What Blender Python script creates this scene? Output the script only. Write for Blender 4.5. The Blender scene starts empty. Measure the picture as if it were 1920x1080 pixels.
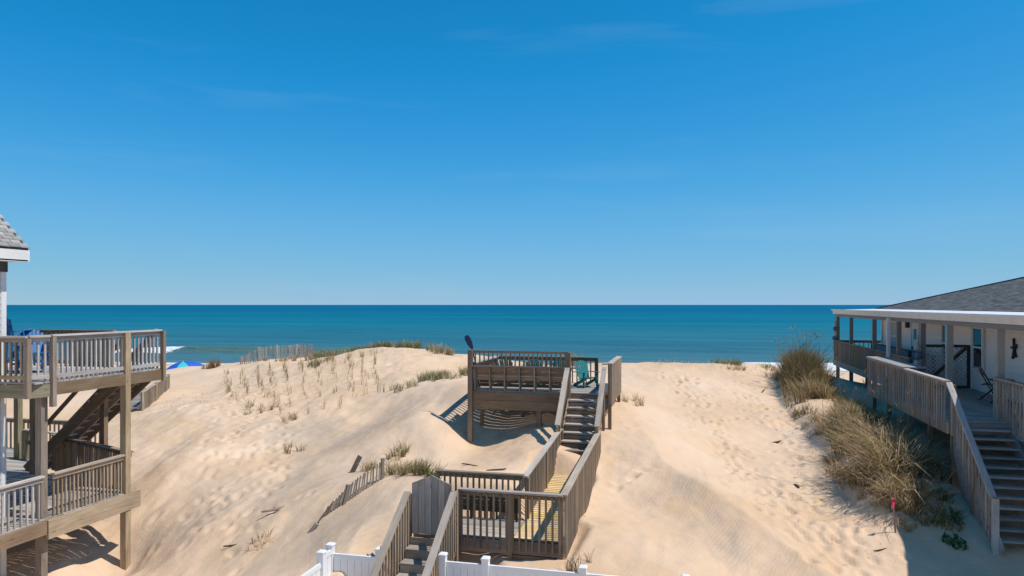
import bpy, math, random
import numpy as np
from mathutils import Vector, Matrix

random.seed(7)
rng = np.random.default_rng(11)
scene = bpy.context.scene
COL = scene.collection
R = math.radians

# ------------------------------------------------------------------ camera
# +Y runs straight out to sea, +X along the shore to the right, z = 0 is sea level
cam_data = bpy.data.cameras.new('camera')
cam = bpy.data.objects.new('camera', cam_data)
COL.objects.link(cam)
scene.camera = cam
cam_data.sensor_width = 36.0
cam_data.lens = 36.0 * 1350 / 1920
cam_data.shift_y = 31.5 / 1920
cam_data.clip_start = 0.1
cam_data.clip_end = 200000
cam.location = (0, 0, 7.5)
cam.rotation_euler = (R(90), R(0.0), R(13.74))

# ------------------------------------------------------------------ sky and sun
SUN_AZ, SUN_EL = R(87), R(59)          # azimuth measured from +Y towards +X
world = bpy.data.worlds.new('World')
scene.world = world
world.use_nodes = True
wn, wl = world.node_tree.nodes, world.node_tree.links
wn.clear()
w_out = wn.new('ShaderNodeOutputWorld')
w_bg = wn.new('ShaderNodeBackground')
sky = wn.new('ShaderNodeTexSky')
sky.sky_type = 'NISHITA'
sky.sun_disc = False
sky.sun_elevation = SUN_EL
sky.sun_rotation = SUN_AZ
sky.altitude = 1500
sky.air_density = 0.6
sky.dust_density = 0.0
sky.ozone_density = 6.0
# grade of the clear-sky colour, one tone curve per channel (same in every direction)
pre = wn.new('ShaderNodeVectorMath')
pre.operation = 'SCALE'
pre.inputs['Scale'].default_value = 0.075
hs = wn.new('ShaderNodeRGBCurve')
CURVES = ([(0.0, 0.007), (0.046, 0.009), (0.065, 0.030), (0.13, 0.118), (0.258, 0.205), (0.371, 0.255), (1, 0.5)],
          [(0.0, 0.0), (0.087, 0.193), (0.118, 0.245), (0.215, 0.350), (0.418, 0.42), (0.515, 0.43), (1, 0.60)],
          [(0.0, 0.0), (0.20, 0.475), (0.262, 0.562), (0.42, 0.62), (0.597, 0.575), (0.65, 0.55), (1, 0.75)])
hs.mapping.extend = 'EXTRAPOLATED'
for ch, pts_ in enumerate(CURVES):
    cp = hs.mapping.curves[ch].points
    while len(cp) < len(pts_): cp.new(0.5, 0.5)
    for q, (u_, v_) in zip(cp, pts_): q.location = (u_, v_)
hs.mapping.update()
# thin high cirrus
tc = wn.new('ShaderNodeTexCoord')
mp = wn.new('ShaderNodeMapping')
mp.inputs['Scale'].default_value = (1.2, 2.0, 9.0)
mp.inputs['Rotation'].default_value = (0.0, R(-9), 0.0)
nz = wn.new('ShaderNodeTexNoise')
nz.inputs['Scale'].default_value = 1.7
nz.inputs['Detail'].default_value = 7
nz.inputs['Roughness'].default_value = 0.55
nz.inputs['Distortion'].default_value = 0.5
rp = wn.new('ShaderNodeValToRGB')
rp.color_ramp.elements[0].position = 0.55
rp.color_ramp.elements[0].color = (0, 0, 0, 1)
rp.color_ramp.elements[1].position = 0.85
rp.color_ramp.elements[1].color = (0.10, 0.10, 0.10, 1)
mx = wn.new('ShaderNodeMix')
mx.data_type = 'RGBA'
mx.inputs['B'].default_value = (0.42, 0.56, 0.66, 1)
wl.new(tc.outputs['Generated'], mp.inputs['Vector'])
wl.new(mp.outputs['Vector'], nz.inputs['Vector'])
wl.new(nz.outputs['Fac'], rp.inputs['Fac'])
wl.new(sky.outputs['Color'], pre.inputs[0])
wl.new(pre.outputs[0], hs.inputs['Color'])
wl.new(hs.outputs['Color'], mx.inputs['A'])
wl.new(rp.outputs['Color'], mx.inputs['Factor'])
post_ = wn.new('ShaderNodeVectorMath')
post_.operation = 'SCALE'
post_.inputs['Scale'].default_value = 10.0
wl.new(mx.outputs['Result'], post_.inputs[0])
wl.new(post_.outputs[0], w_bg.inputs['Color'])
w_bg.inputs['Strength'].default_value = 0.1
wl.new(w_bg.outputs['Background'], w_out.inputs['Surface'])

sun_dir = Vector((math.sin(SUN_AZ) * math.cos(SUN_EL), math.cos(SUN_AZ) * math.cos(SUN_EL), math.sin(SUN_EL)))
sd = bpy.data.lights.new('sun', 'SUN')
sd.energy = 3.6
sd.angle = R(0.53)
sd.color = (1.0, 0.94, 0.86)
sun = bpy.data.objects.new('sun', sd)
COL.objects.link(sun)
sun.location = (30, 30, 60)
sun.rotation_euler = sun_dir.to_track_quat('Z', 'Y').to_euler()

scene.view_settings.view_transform = 'Standard'
scene.view_settings.look = 'None'
scene.view_settings.exposure = 0.3
scene.view_settings.gamma = 1.0
scene.view_settings.use_curve_mapping = False
scene.render.engine = 'CYCLES'
scene.cycles.use_denoising = True
scene.cycles.max_bounces = 6

# ------------------------------------------------------------------ materials
def new_mat(name):
    m = bpy.data.materials.new(name)
    m.use_nodes = True
    nt = m.node_tree
    b = nt.nodes['Principled BSDF']
    return m, nt, b

def N(nt, t, **kw):
    n = nt.nodes.new(t)
    for k, v in kw.items():
        if k in n.inputs: n.inputs[k].default_value = v
        else: setattr(n, k, v)
    return n

def ramp(nt, stops):
    r = nt.nodes.new('ShaderNodeValToRGB')
    e = r.color_ramp.elements
    while len(e) < len(stops): e.new(0.5)
    for el, (p, c) in zip(e, stops):
        el.position = p
        el.color = tuple(c) + (1,) if len(c) == 3 else c
    return r

def mixc(nt, a, b, fac, blend='MIX'):
    m = nt.nodes.new('ShaderNodeMix')
    m.data_type = 'RGBA'
    m.blend_type = blend
    for sock, v in (('A', a), ('B', b), ('Factor', fac)):
        if hasattr(v, 'is_linked'): nt.links.new(v, m.inputs[sock])
        elif sock == 'Factor': m.inputs[sock].default_value = v
        else: m.inputs[sock].default_value = tuple(v) + (1,) if len(v) == 3 else v
    return m.outputs['Result']

def math_node(nt, op, a, b=0.0, c=None, clamp=False):
    m = nt.nodes.new('ShaderNodeMath')
    m.operation = op
    m.use_clamp = clamp
    vals = [a, b] if c is None else [a, b, c]
    for i, v in enumerate(vals):
        if hasattr(v, 'is_linked'): nt.links.new(v, m.inputs[i])
        else: m.inputs[i].default_value = v
    return m.outputs[0]

def wood(name, dark, mid, light, rough=0.85, stain=None, vary=0.5):
    m, nt, b = new_mat(name)
    L = nt.links
    t = N(nt, 'ShaderNodeTexCoord')
    oi = N(nt, 'ShaderNodeObjectInfo')
    off = N(nt, 'ShaderNodeVectorMath', operation='ADD')
    cmb = N(nt, 'ShaderNodeCombineXYZ')
    rr = math_node(nt, 'MULTIPLY', oi.outputs['Random'], 57.0)
    for i in range(3): L.new(rr, cmb.inputs[i])
    L.new(t.outputs['Object'], off.inputs[0]); L.new(cmb.outputs[0], off.inputs[1])
    mp1 = N(nt, 'ShaderNodeMapping'); mp1.inputs['Scale'].default_value = (1.6, 38, 38)
    L.new(off.outputs[0], mp1.inputs['Vector'])
    g = N(nt, 'ShaderNodeTexNoise', Scale=1.0, Detail=6.0, Roughness=0.65, Distortion=0.3)
    L.new(mp1.outputs[0], g.inputs['Vector'])
    mp2 = N(nt, 'ShaderNodeMapping'); mp2.inputs['Scale'].default_value = (0.9, 3, 3)
    L.new(off.outputs[0], mp2.inputs['Vector'])
    p = N(nt, 'ShaderNodeTexNoise', Scale=1.3, Detail=5.0, Roughness=0.6)
    L.new(mp2.outputs[0], p.inputs['Vector'])
    f = math_node(nt, 'ADD', math_node(nt, 'MULTIPLY', g.outputs['Fac'], 0.55), math_node(nt, 'MULTIPLY', p.outputs['Fac'], 0.45))
    r = ramp(nt, [(0.32, dark), (0.5, mid), (0.68, light)])
    L.new(f, r.inputs['Fac'])
    c = r.outputs['Color']
    if stain:
        vv = N(nt, 'ShaderNodeTexNoise', Scale=0.8, Detail=3.0)
        L.new(off.outputs[0], vv.inputs['Vector'])
        rs = ramp(nt, [(0.56, (0, 0, 0)), (0.72, (0.7, 0.7, 0.7))])
        L.new(vv.outputs['Fac'], rs.inputs['Fac'])
        c = mixc(nt, c, stain, rs.outputs['Color'])
    # knots and nail specks
    vo = N(nt, 'ShaderNodeTexVoronoi', Scale=1.0)
    mp3 = N(nt, 'ShaderNodeMapping'); mp3.inputs['Scale'].default_value = (2.2, 7, 7)
    L.new(off.outputs[0], mp3.inputs['Vector']); L.new(mp3.outputs[0], vo.inputs['Vector'])
    rk = ramp(nt, [(0.05, (1, 1, 1)), (0.13, (0, 0, 0))])
    L.new(vo.outputs['Distance'], rk.inputs['Fac'])
    c = mixc(nt, c, tuple(v * 0.55 for v in dark), math_node(nt, 'MULTIPLY', rk.outputs['Color'], 0.7))
    v = math_node(nt, 'ADD', math_node(nt, 'MULTIPLY', oi.outputs['Random'], vary), 1.0 - vary * 0.5)
    hsv = N(nt, 'ShaderNodeHueSaturation')
    r2_ = math_node(nt, 'FRACT', math_node(nt, 'MULTIPLY', oi.outputs['Random'], 13.7))
    L.new(math_node(nt, 'ADD', math_node(nt, 'MULTIPLY', r2_, 0.014), 0.492), hsv.inputs['Hue'])
    L.new(math_node(nt, 'ADD', math_node(nt, 'MULTIPLY', r2_, 0.4), 0.75), hsv.inputs['Saturation'])
    L.new(c, hsv.inputs['Color']); L.new(v, hsv.inputs['Value'])
    L.new(hsv.outputs[0], b.inputs['Base Color'])
    b.inputs['Roughness'].default_value = rough
    b.inputs['Specular IOR Level'].default_value = 0.2
    bp = N(nt, 'ShaderNodeBump', Strength=0.35, Distance=0.004)
    L.new(g.outputs['Fac'], bp.inputs['Height']); L.new(bp.outputs[0], b.inputs['Normal'])
    return m

def painted(name, col, rough=0.5, dirt=0.12, spec=0.35, scale=2.0, dirt_col=(0.25, 0.22, 0.18)):
    m, nt, b = new_mat(name)
    L = nt.links
    t = N(nt, 'ShaderNodeTexCoord')
    n = N(nt, 'ShaderNodeTexNoise', Scale=scale, Detail=7.0, Roughness=0.65)
    L.new(t.outputs['Object'], n.inputs['Vector'])
    r = ramp(nt, [(0.42, (0, 0, 0)), (0.75, (1, 1, 1))])
    L.new(n.outputs['Fac'], r.inputs['Fac'])
    f = math_node(nt, 'MULTIPLY', r.outputs['Color'], dirt)
    L.new(mixc(nt, col, dirt_col, f), b.inputs['Base Color'])
    b.inputs['Roughness'].default_value = rough
    b.inputs['Specular IOR Level'].default_value = spec
    return m

M = {}
M['wood_grey'] = wood('weathered_grey_wood', (0.19, 0.14, 0.095), (0.325, 0.245, 0.17), (0.45, 0.36, 0.265))
M['wood_brown'] = wood('weathered_brown_wood', (0.145, 0.098, 0.063), (0.255, 0.178, 0.115), (0.36, 0.258, 0.175), stain=(0.27, 0.15, 0.075))
M['wood_cap'] = wood('sun_bleached_rail_wood', (0.27, 0.22, 0.175), (0.40, 0.335, 0.27), (0.53, 0.46, 0.385))
M['wood_pale'] = wood('pale_bleached_wood', (0.30, 0.265, 0.24), (0.42, 0.38, 0.35), (0.54, 0.50, 0.47))
M['wood_floor'] = wood('grey_deck_boards', (0.24, 0.20, 0.17), (0.36, 0.315, 0.275), (0.48, 0.43, 0.38))
M['wood_yellow'] = wood('new_yellow_planks', (0.56, 0.37, 0.15), (0.70, 0.49, 0.22), (0.78, 0.60, 0.32), vary=0.2)
M['wood_green'] = wood('green_tinged_timber', (0.15, 0.13, 0.08), (0.25, 0.215, 0.14), (0.36, 0.31, 0.22))
M['wood_gate'] = wood('blue_grey_weathered_boards', (0.22, 0.195, 0.17), (0.34, 0.305, 0.27), (0.46, 0.42, 0.375))
M['wood_stair'] = wood('porch_stair_treads', (0.22, 0.20, 0.18), (0.34, 0.32, 0.30), (0.46, 0.44, 0.41))
M['wood_ramp'] = wood('porch_rail_wood', (0.26, 0.205, 0.155), (0.40, 0.33, 0.265), (0.52, 0.45, 0.38))
M['dark_boards'] = wood('shade_toned_boards', (0.03, 0.028, 0.018), (0.055, 0.05, 0.034), (0.09, 0.08, 0.055))  # near-black tone has the shade on the landing's far boards painted in
M['slat'] = wood('sand_fence_lath', (0.36, 0.29, 0.22), (0.50, 0.42, 0.33), (0.62, 0.54, 0.44))
M['slat_dark'] = wood('old_grey_lath', (0.15, 0.125, 0.10), (0.25, 0.21, 0.17), (0.36, 0.31, 0.26))
M['vinyl'] = painted('white_vinyl', (0.80, 0.81, 0.82), 0.38, 0.06, 0.4)
M['siding'] = painted('white_siding', (0.72, 0.72, 0.73), 0.55, 0.14, 0.3, 1.2)
M['siding_r'] = painted('pale_porch_siding', (0.90, 0.79, 0.70), 0.6, 0.15, 0.3, 0.9)
M['trim'] = painted('white_trim', (0.74, 0.73, 0.72), 0.5, 0.15)
M['fascia'] = painted('cream_fascia', (0.82, 0.72, 0.60), 0.55, 0.25, 0.3, 1.5)
M['post_grey'] = painted('grey_brown_post', (0.25, 0.225, 0.205), 0.7, 0.4, 0.2, 3.0)
M['post_olive'] = painted('olive_grey_post', (0.42, 0.40, 0.34), 0.7, 0.4, 0.2, 3.0)
M['dark_trim'] = painted('charcoal_trim', (0.045, 0.043, 0.048), 0.55, 0.2)
M['black'] = painted('black_metal', (0.018, 0.018, 0.024), 0.4, 0.1)
M['teal'] = painted('teal_plastic', (0.006, 0.20, 0.20), 0.42, 0.12, 0.4)
M['blue'] = painted('blue_plastic', (0.008, 0.125, 0.34), 0.4, 0.1, 0.4)
M['navy'] = painted('navy_blade', (0.012, 0.022, 0.07), 0.35, 0.1)
M['lattice'] = painted('off_white_lattice', (0.60, 0.57, 0.56), 0.6, 0.25)
M['lattice_grey'] = painted('grey_lattice', (0.36, 0.35, 0.38), 0.6, 0.3)
M['pink'] = painted('pink_ribbon', (0.72, 0.06, 0.12), 0.6, 0.05)
M['stake'] = wood('survey_stake_wood', (0.22, 0.13, 0.09), (0.34, 0.22, 0.16), (0.45, 0.32, 0.24))
M['umb_blue'] = painted('royal_blue_fabric', (0.01, 0.105, 0.50), 0.7, 0.08)
M['umb_aqua'] = painted('aqua_fabric', (0.05, 0.50, 0.52), 0.7, 0.05)
M['orange'] = painted('orange_fabric', (0.65, 0.25, 0.06), 0.7, 0.05)
M['buoy_white'] = painted('weathered_white_buoy', (0.45, 0.44, 0.40), 0.6, 0.5, 0.3, 8)
M['buoy_blue'] = painted('slate_blue_buoy', (0.10, 0.13, 0.17), 0.6, 0.4, 0.3, 8)
M['buoy_green'] = painted('pale_green_buoy', (0.20, 0.27, 0.23), 0.6, 0.4, 0.3, 8)
M['membrane'] = painted('white_roof_membrane', (0.74, 0.73, 0.71), 0.55, 0.35, 0.3, 0.8)
M['drift'] = wood('dark_driftwood', (0.05, 0.038, 0.03), (0.10, 0.075, 0.055), (0.17, 0.13, 0.10))
M['curtain'] = painted('pale_curtain', (0.45, 0.52, 0.50), 0.9, 0.1)

def glass_mat():
    m, nt, b = new_mat('window_glass')
    b.inputs['Base Color'].default_value = (0.02, 0.035, 0.045, 1)
    b.inputs['Roughness'].default_value = 0.06
    b.inputs['Specular IOR Level'].default_value = 0.7
    n = N(nt, 'ShaderNodeTexNoise', Scale=1.5, Detail=1.0)
    bp = N(nt, 'ShaderNodeBump', Strength=0.04, Distance=0.02)
    nt.links.new(n.outputs['Fac'], bp.inputs['Height']); nt.links.new(bp.outputs[0], b.inputs['Normal'])
    return m
M['glass'] = glass_mat()

def shingle_mat(name, a, bcol):
    m, nt, b = new_mat(name)
    at = N(nt, 'ShaderNodeAttribute', attribute_name='tone')
    r = ramp(nt, [(0.0, a), (1.0, bcol)])
    nt.links.new(at.outputs['Fac'], r.inputs['Fac'])
    n = N(nt, 'ShaderNodeTexNoise', Scale=60.0, Detail=4.0)
    t = N(nt, 'ShaderNodeTexCoord'); nt.links.new(t.outputs['Object'], n.inputs['Vector'])
    c = mixc(nt, r.outputs['Color'], n.outputs['Color'], 0.12, 'OVERLAY')
    nt.links.new(c, b.inputs['Base Color'])
    b.inputs['Roughness'].default_value = 0.9
    b.inputs['Specular IOR Level'].default_value = 0.2
    return m
M['shingle_l'] = shingle_mat('light_grey_shingles', (0.26, 0.25, 0.24), (0.46, 0.44, 0.42))
M['shingle_r'] = shingle_mat('dark_grey_shingles', (0.17, 0.15, 0.13), (0.32, 0.29, 0.255))

def plant_mat(name, rough=0.8):
    m, nt, b = new_mat(name)
    at = N(nt, 'ShaderNodeAttribute', attribute_name='tint')
    nt.links.new(at.outputs['Color'], b.inputs['Base Color'])
    b.inputs['Roughness'].default_value = rough
    b.inputs['Specular IOR Level'].default_value = 0.2
    tr = N(nt, 'ShaderNodeBsdfTranslucent')
    nt.links.new(at.outputs['Color'], tr.inputs['Color'])
    ms = N(nt, 'ShaderNodeMixShader'); ms.inputs[0].default_value = 0.45
    nt.links.new(b.outputs[0], ms.inputs[1]); nt.links.new(tr.outputs[0], ms.inputs[2])
    nt.links.new(ms.outputs[0], nt.nodes['Material Output'].inputs['Surface'])
    return m
M['plant'] = plant_mat('grass_blades')

def sand_mat():
    m, nt, b = new_mat('beach_sand')
    L = nt.links
    t = N(nt, 'ShaderNodeTexCoord')
    P = t.outputs['Object']
    n1 = N(nt, 'ShaderNodeTexNoise', Scale=0.22, Detail=6.0, Roughness=0.6, Distortion=0.7); L.new(P, n1.inputs['Vector'])
    c = ramp(nt, [(0.30, (0.60, 0.415, 0.265)), (0.5, (0.665, 0.478, 0.325)), (0.68, (0.70, 0.525, 0.38))])
    L.new(n1.outputs['Fac'], c.inputs['Fac'])
    col = c.outputs['Color']
    # orange iron-stained streaks
    n2 = N(nt, 'ShaderNodeTexNoise', Scale=0.55, Detail=5.0, Roughness=0.6, Distortion=1.2); L.new(P, n2.inputs['Vector'])
    r2 = ramp(nt, [(0.56, (0, 0, 0)), (0.74, (0.55, 0.55, 0.55))]); L.new(n2.outputs['Fac'], r2.inputs['Fac'])
    col = mixc(nt, col, (0.60, 0.40, 0.20), r2.outputs['Color'])
    # grey heavy-mineral sand, plus shade painted on the mound and ridge faces
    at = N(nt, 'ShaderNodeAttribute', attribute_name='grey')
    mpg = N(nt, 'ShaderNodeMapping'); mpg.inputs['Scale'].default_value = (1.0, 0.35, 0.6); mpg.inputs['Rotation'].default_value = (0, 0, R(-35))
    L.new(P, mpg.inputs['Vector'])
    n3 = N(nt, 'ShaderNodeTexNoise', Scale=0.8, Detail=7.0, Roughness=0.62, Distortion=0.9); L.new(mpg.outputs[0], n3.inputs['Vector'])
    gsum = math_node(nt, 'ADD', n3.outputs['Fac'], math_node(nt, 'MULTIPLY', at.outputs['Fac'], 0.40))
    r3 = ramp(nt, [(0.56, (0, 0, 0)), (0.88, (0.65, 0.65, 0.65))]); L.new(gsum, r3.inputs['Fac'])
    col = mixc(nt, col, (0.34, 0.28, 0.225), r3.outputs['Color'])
    # wet sand near the water
    wet = N(nt, 'ShaderNodeAttribute', attribute_name='wet')
    col = mixc(nt, col, (0.25, 0.185, 0.125), wet.outputs['Fac'])
    # specks: shells, twigs, grains
    v = N(nt, 'ShaderNodeTexVoronoi', Scale=7.0); L.new(P, v.inputs['Vector'])
    rv = ramp(nt, [(0.02, (1, 1, 1)), (0.06, (0, 0, 0))]); L.new(v.outputs['Distance'], rv.inputs['Fac'])
    dens = N(nt, 'ShaderNodeTexNoise', Scale=0.5, Detail=3.0); L.new(P, dens.inputs['Vector'])
    rd = ramp(nt, [(0.52, (0, 0, 0)), (0.66, (0.55, 0.55, 0.55))]); L.new(dens.outputs['Fac'], rd.inputs['Fac'])
    deb = N(nt, 'ShaderNodeAttribute', attribute_name='debris')
    sp = math_node(nt, 'MULTIPLY', rv.outputs['Color'], math_node(nt, 'ADD', rd.outputs['Color'], deb.outputs['Fac'], clamp=True))
    col = mixc(nt, col, (0.10, 0.07, 0.045), sp)
    n5 = N(nt, 'ShaderNodeTexNoise', Scale=45.0, Detail=3.0); L.new(P, n5.inputs['Vector'])
    col = mixc(nt, col, n5.outputs['Color'], 0.05, 'OVERLAY')
    L.new(col, b.inputs['Base Color'])
    L.new(math_node(nt, 'SUBTRACT', 0.95, math_node(nt, 'MULTIPLY', wet.outputs['Fac'], 0.6)), b.inputs['Roughness'])
    b.inputs['Specular IOR Level'].default_value = 0.15
    # relief: wind ripples, lumps, grains
    wv = N(nt, 'ShaderNodeTexWave', Scale=3.6, Distortion=7.0, Detail=3.0); wv.inputs['Detail Scale'].default_value = 0.7
    mpw = N(nt, 'ShaderNodeMapping'); mpw.inputs['Rotation'].default_value = (0, 0, R(25))
    L.new(P, mpw.inputs['Vector']); L.new(mpw.outputs[0], wv.inputs['Vector'])
    rm = ramp(nt, [(0.5, (0.04, 0.04, 0.04)), (0.72, (1, 1, 1))]); L.new(gsum, rm.inputs['Fac'])
    rip = math_node(nt, 'MULTIPLY', wv.outputs['Fac'], math_node(nt, 'MULTIPLY', rm.outputs['Color'], 0.006))
    lump = N(nt, 'ShaderNodeTexNoise', Scale=3.2, Detail=6.0, Roughness=0.6); L.new(P, lump.inputs['Vector'])
    lh = math_node(nt, 'MULTIPLY', lump.outputs['Fac'], 0.045)
    fine = N(nt, 'ShaderNodeTexNoise', Scale=26.0, Detail=4.0, Roughness=0.7); L.new(P, fine.inputs['Vector'])
    fh = math_node(nt, 'MULTIPLY', fine.outputs['Fac'], 0.008)
    hsum = math_node(nt, 'ADD', math_node(nt, 'ADD', rip, lh), fh)
    bp = N(nt, 'ShaderNodeBump', Strength=0.7, Distance=1.0)
    L.new(hsum, bp.inputs['Height']); L.new(bp.outputs[0], b.inputs['Normal'])
    return m
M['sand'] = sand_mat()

def sea_mat():
    m, nt, b = new_mat('sea_water')
    L = nt.links
    t = N(nt, 'ShaderNodeTexCoord')
    P = t.outputs['Object']
    off = N(nt, 'ShaderNodeAttribute', attribute_name='offshore')
    dep = ramp(nt, [(0.0, (0.16, 0.20, 0.19)), (0.06, (0.075, 0.18, 0.215)), (0.2, (0.034, 0.155, 0.21)), (0.5, (0.004, 0.158, 0.235)), (1.0, (0.0, 0.118, 0.225))])
    L.new(off.outputs['Fac'], dep.inputs['Fac'])
    mp1 = N(nt, 'ShaderNodeMapping'); mp1.inputs['Scale'].default_value = (0.004, 0.016, 1); L.new(P, mp1.inputs['Vector'])
    bn = N(nt, 'ShaderNodeTexNoise', Scale=1.0, Detail=8.0, Roughness=0.65, Distortion=0.4); L.new(mp1.outputs[0], bn.inputs['Vector'])
    rb = ramp(nt, [(0.33, (0.76, 0.84, 0.88)), (0.5, (1.0, 1.0, 1.0)), (0.67, (1.25, 1.14, 1.09))]); L.new(bn.outputs['Fac'], rb.inputs['Fac'])
    col = mixc(nt, dep.outputs['Color'], rb.outputs['Color'], 1.0, 'MULTIPLY')
    wva = N(nt, 'ShaderNodeAttribute', attribute_name='wave')
    col = mixc(nt, col, (0.09, 0.17, 0.15), math_node(nt, 'MULTIPLY', wva.outputs['Fac'], 0.8))
    mps = N(nt, 'ShaderNodeMapping'); mps.inputs['Scale'].default_value = (0.03, 0.22, 1); mps.inputs['Rotation'].default_value = (0, 0, R(6)); L.new(P, mps.inputs['Vector'])
    st = N(nt, 'ShaderNodeTexNoise', Scale=1.0, Detail=5.0, Roughness=0.6, Distortion=0.6); L.new(mps.outputs[0], st.inputs['Vector'])
    rst = ramp(nt, [(0.36, (0.82, 0.87, 0.90)), (0.52, (1, 1, 1)), (0.7, (1.16, 1.12, 1.08))]); L.new(st.outputs['Fac'], rst.inputs['Fac'])
    col = mixc(nt, col, rst.outputs['Color'], 1.0, 'MULTIPLY')
    foam = N(nt, 'ShaderNodeAttribute', attribute_name='foam')
    fn = N(nt, 'ShaderNodeTexNoise', Scale=0.9, Detail=8.0, Roughness=0.7); L.new(P, fn.inputs['Vector'])
    fs = math_node(nt, 'ADD', math_node(nt, 'MULTIPLY', foam.outputs['Fac'], 1.25), math_node(nt, 'MULTIPLY', math_node(nt, 'SUBTRACT', fn.outputs['Fac'], 0.5), 1.1))
    rf = ramp(nt, [(0.42, (0, 0, 0)), (0.62, (1, 1, 1))]); L.new(fs, rf.inputs['Fac'])
    col = mixc(nt, col, (0.80, 0.83, 0.84), rf.outputs['Color'])
    df = N(nt, 'ShaderNodeBsdfDiffuse'); L.new(col, df.inputs['Color'])
    gl = N(nt, 'ShaderNodeBsdfGlossy', Roughness=0.28)
    msx = N(nt, 'ShaderNodeMixShader')
    L.new(math_node(nt, 'MULTIPLY', math_node(nt, 'SUBTRACT', 1.0, rf.outputs['Color']), 0.06), msx.inputs[0])
    L.new(df.outputs[0], msx.inputs[1]); L.new(gl.outputs[0], msx.inputs[2])
    L.new(msx.outputs[0], nt.nodes['Material Output'].inputs['Surface'])
    mp2 = N(nt, 'ShaderNodeMapping'); mp2.inputs['Scale'].default_value = (0.10, 0.28, 1); mp2.inputs['Rotation'].default_value = (0, 0, R(8)); L.new(P, mp2.inputs['Vector'])
    w1 = N(nt, 'ShaderNodeTexNoise', Scale=1.0, Detail=7.0, Roughness=0.68, Distortion=0.3); L.new(mp2.outputs[0], w1.inputs['Vector'])
    mp3 = N(nt, 'ShaderNodeMapping'); mp3.inputs['Scale'].default_value = (0.02, 0.07, 1); L.new(P, mp3.inputs['Vector'])
    w2 = N(nt, 'ShaderNodeTexNoise', Scale=1.0, Detail=3.0); L.new(mp3.outputs[0], w2.inputs['Vector'])
    h = math_node(nt, 'ADD', math_node(nt, 'MULTIPLY', w1.outputs['Fac'], 0.9), math_node(nt, 'MULTIPLY', w2.outputs['Fac'], 1.2))
    bp = N(nt, 'ShaderNodeBump', Strength=1.0, Distance=1.0)
    L.new(h, bp.inputs['Height']); L.new(bp.outputs[0], df.inputs['Normal']); L.new(bp.outputs[0], gl.inputs['Normal'])
    return m
M['sea'] = sea_mat()

# ------------------------------------------------------------------ object helpers
WM = {}          # world matrix of every object
MESHES = {}      # shared meshes by shape

def link(o, parent, Mw):
    COL.objects.link(o)
    if parent is not None:
        o.parent = parent
        o.matrix_parent_inverse = WM[parent.name].inverted()
    o.matrix_basis = Mw
    WM[o.name] = Mw.copy()
    return o

def tag(o, label=None, cat=None, group=None, kind=None):
    if label: o['label'] = label
    if cat: o['category'] = cat
    if group: o['group'] = group
    if kind: o['kind'] = kind
    return o

def thing(name, label, cat, loc=(0, 0, 0), group=None):
    o = bpy.data.objects.new(name, None)
    o.empty_display_size = 0.2
    link(o, None, Matrix.Translation(Vector(loc)))
    return tag(o, label, cat, group)

def mesh_from(verts, faces, mat, smooth=False, name='mesh'):
    me = bpy.data.meshes.new(name)
    me.from_pydata([tuple(v) for v in verts], [], faces)
    me.materials.append(mat)
    if smooth: me.polygons.foreach_set('use_smooth', [True] * len(me.polygons))
    me.update()
    return me

def box_mesh(L, w, h, mat):
    key = ('box', round(L, 3), round(w, 4), round(h, 4), mat.name)
    if key not in MESHES:
        a, b, c = L / 2, w / 2, h / 2
        vs = [(x, y, z) for x in (-a, a) for y in (-b, b) for z in (-c, c)]
        fs = [(0, 1, 3, 2), (4, 6, 7, 5), (0, 4, 5, 1), (2, 3, 7, 6), (0, 2, 6, 4), (1, 5, 7, 3)]
        MESHES[key] = mesh_from(vs, fs, mat)
    return MESHES[key]

def orient(p0, p1, up=(0, 0, 1)):
    p0, p1 = Vector(p0), Vector(p1)
    x = (p1 - p0).normalized()
    u = Vector(up)
    if abs(x.dot(u.normalized())) > 0.999: u = Vector((0, 1, 0))
    y = u.cross(x).normalized()
    z = x.cross(y)
    m = Matrix((x, y, z)).transposed().to_4x4()
    m.translation = (p0 + p1) / 2
    return m

def beam(parent, name, p0, p1, w, h, mat, up=(0, 0, 1), label=None):
    """a straight timber from p0 to p1, w wide and h high (h along up)"""
    L = (Vector(p1) - Vector(p0)).length
    o = bpy.data.objects.new(name, box_mesh(L, w, h, M[mat]))
    link(o, parent, orient(p0, p1, up))
    if label: o['label'] = label
    return o

def block(parent, name, c, size, mat, rz=0.0):
    o = bpy.data.objects.new(name, box_mesh(size[0], size[1], size[2], M[mat]))
    return link(o, parent, Matrix.Translation(Vector(c)) @ Matrix.Rotation(rz, 4, 'Z'))

def solid(parent, name, verts, faces, mat, smooth=False):
    o = bpy.data.objects.new(name, mesh_from(verts, faces, M[mat], smooth))
    return link(o, parent, Matrix.Identity(4))

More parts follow.
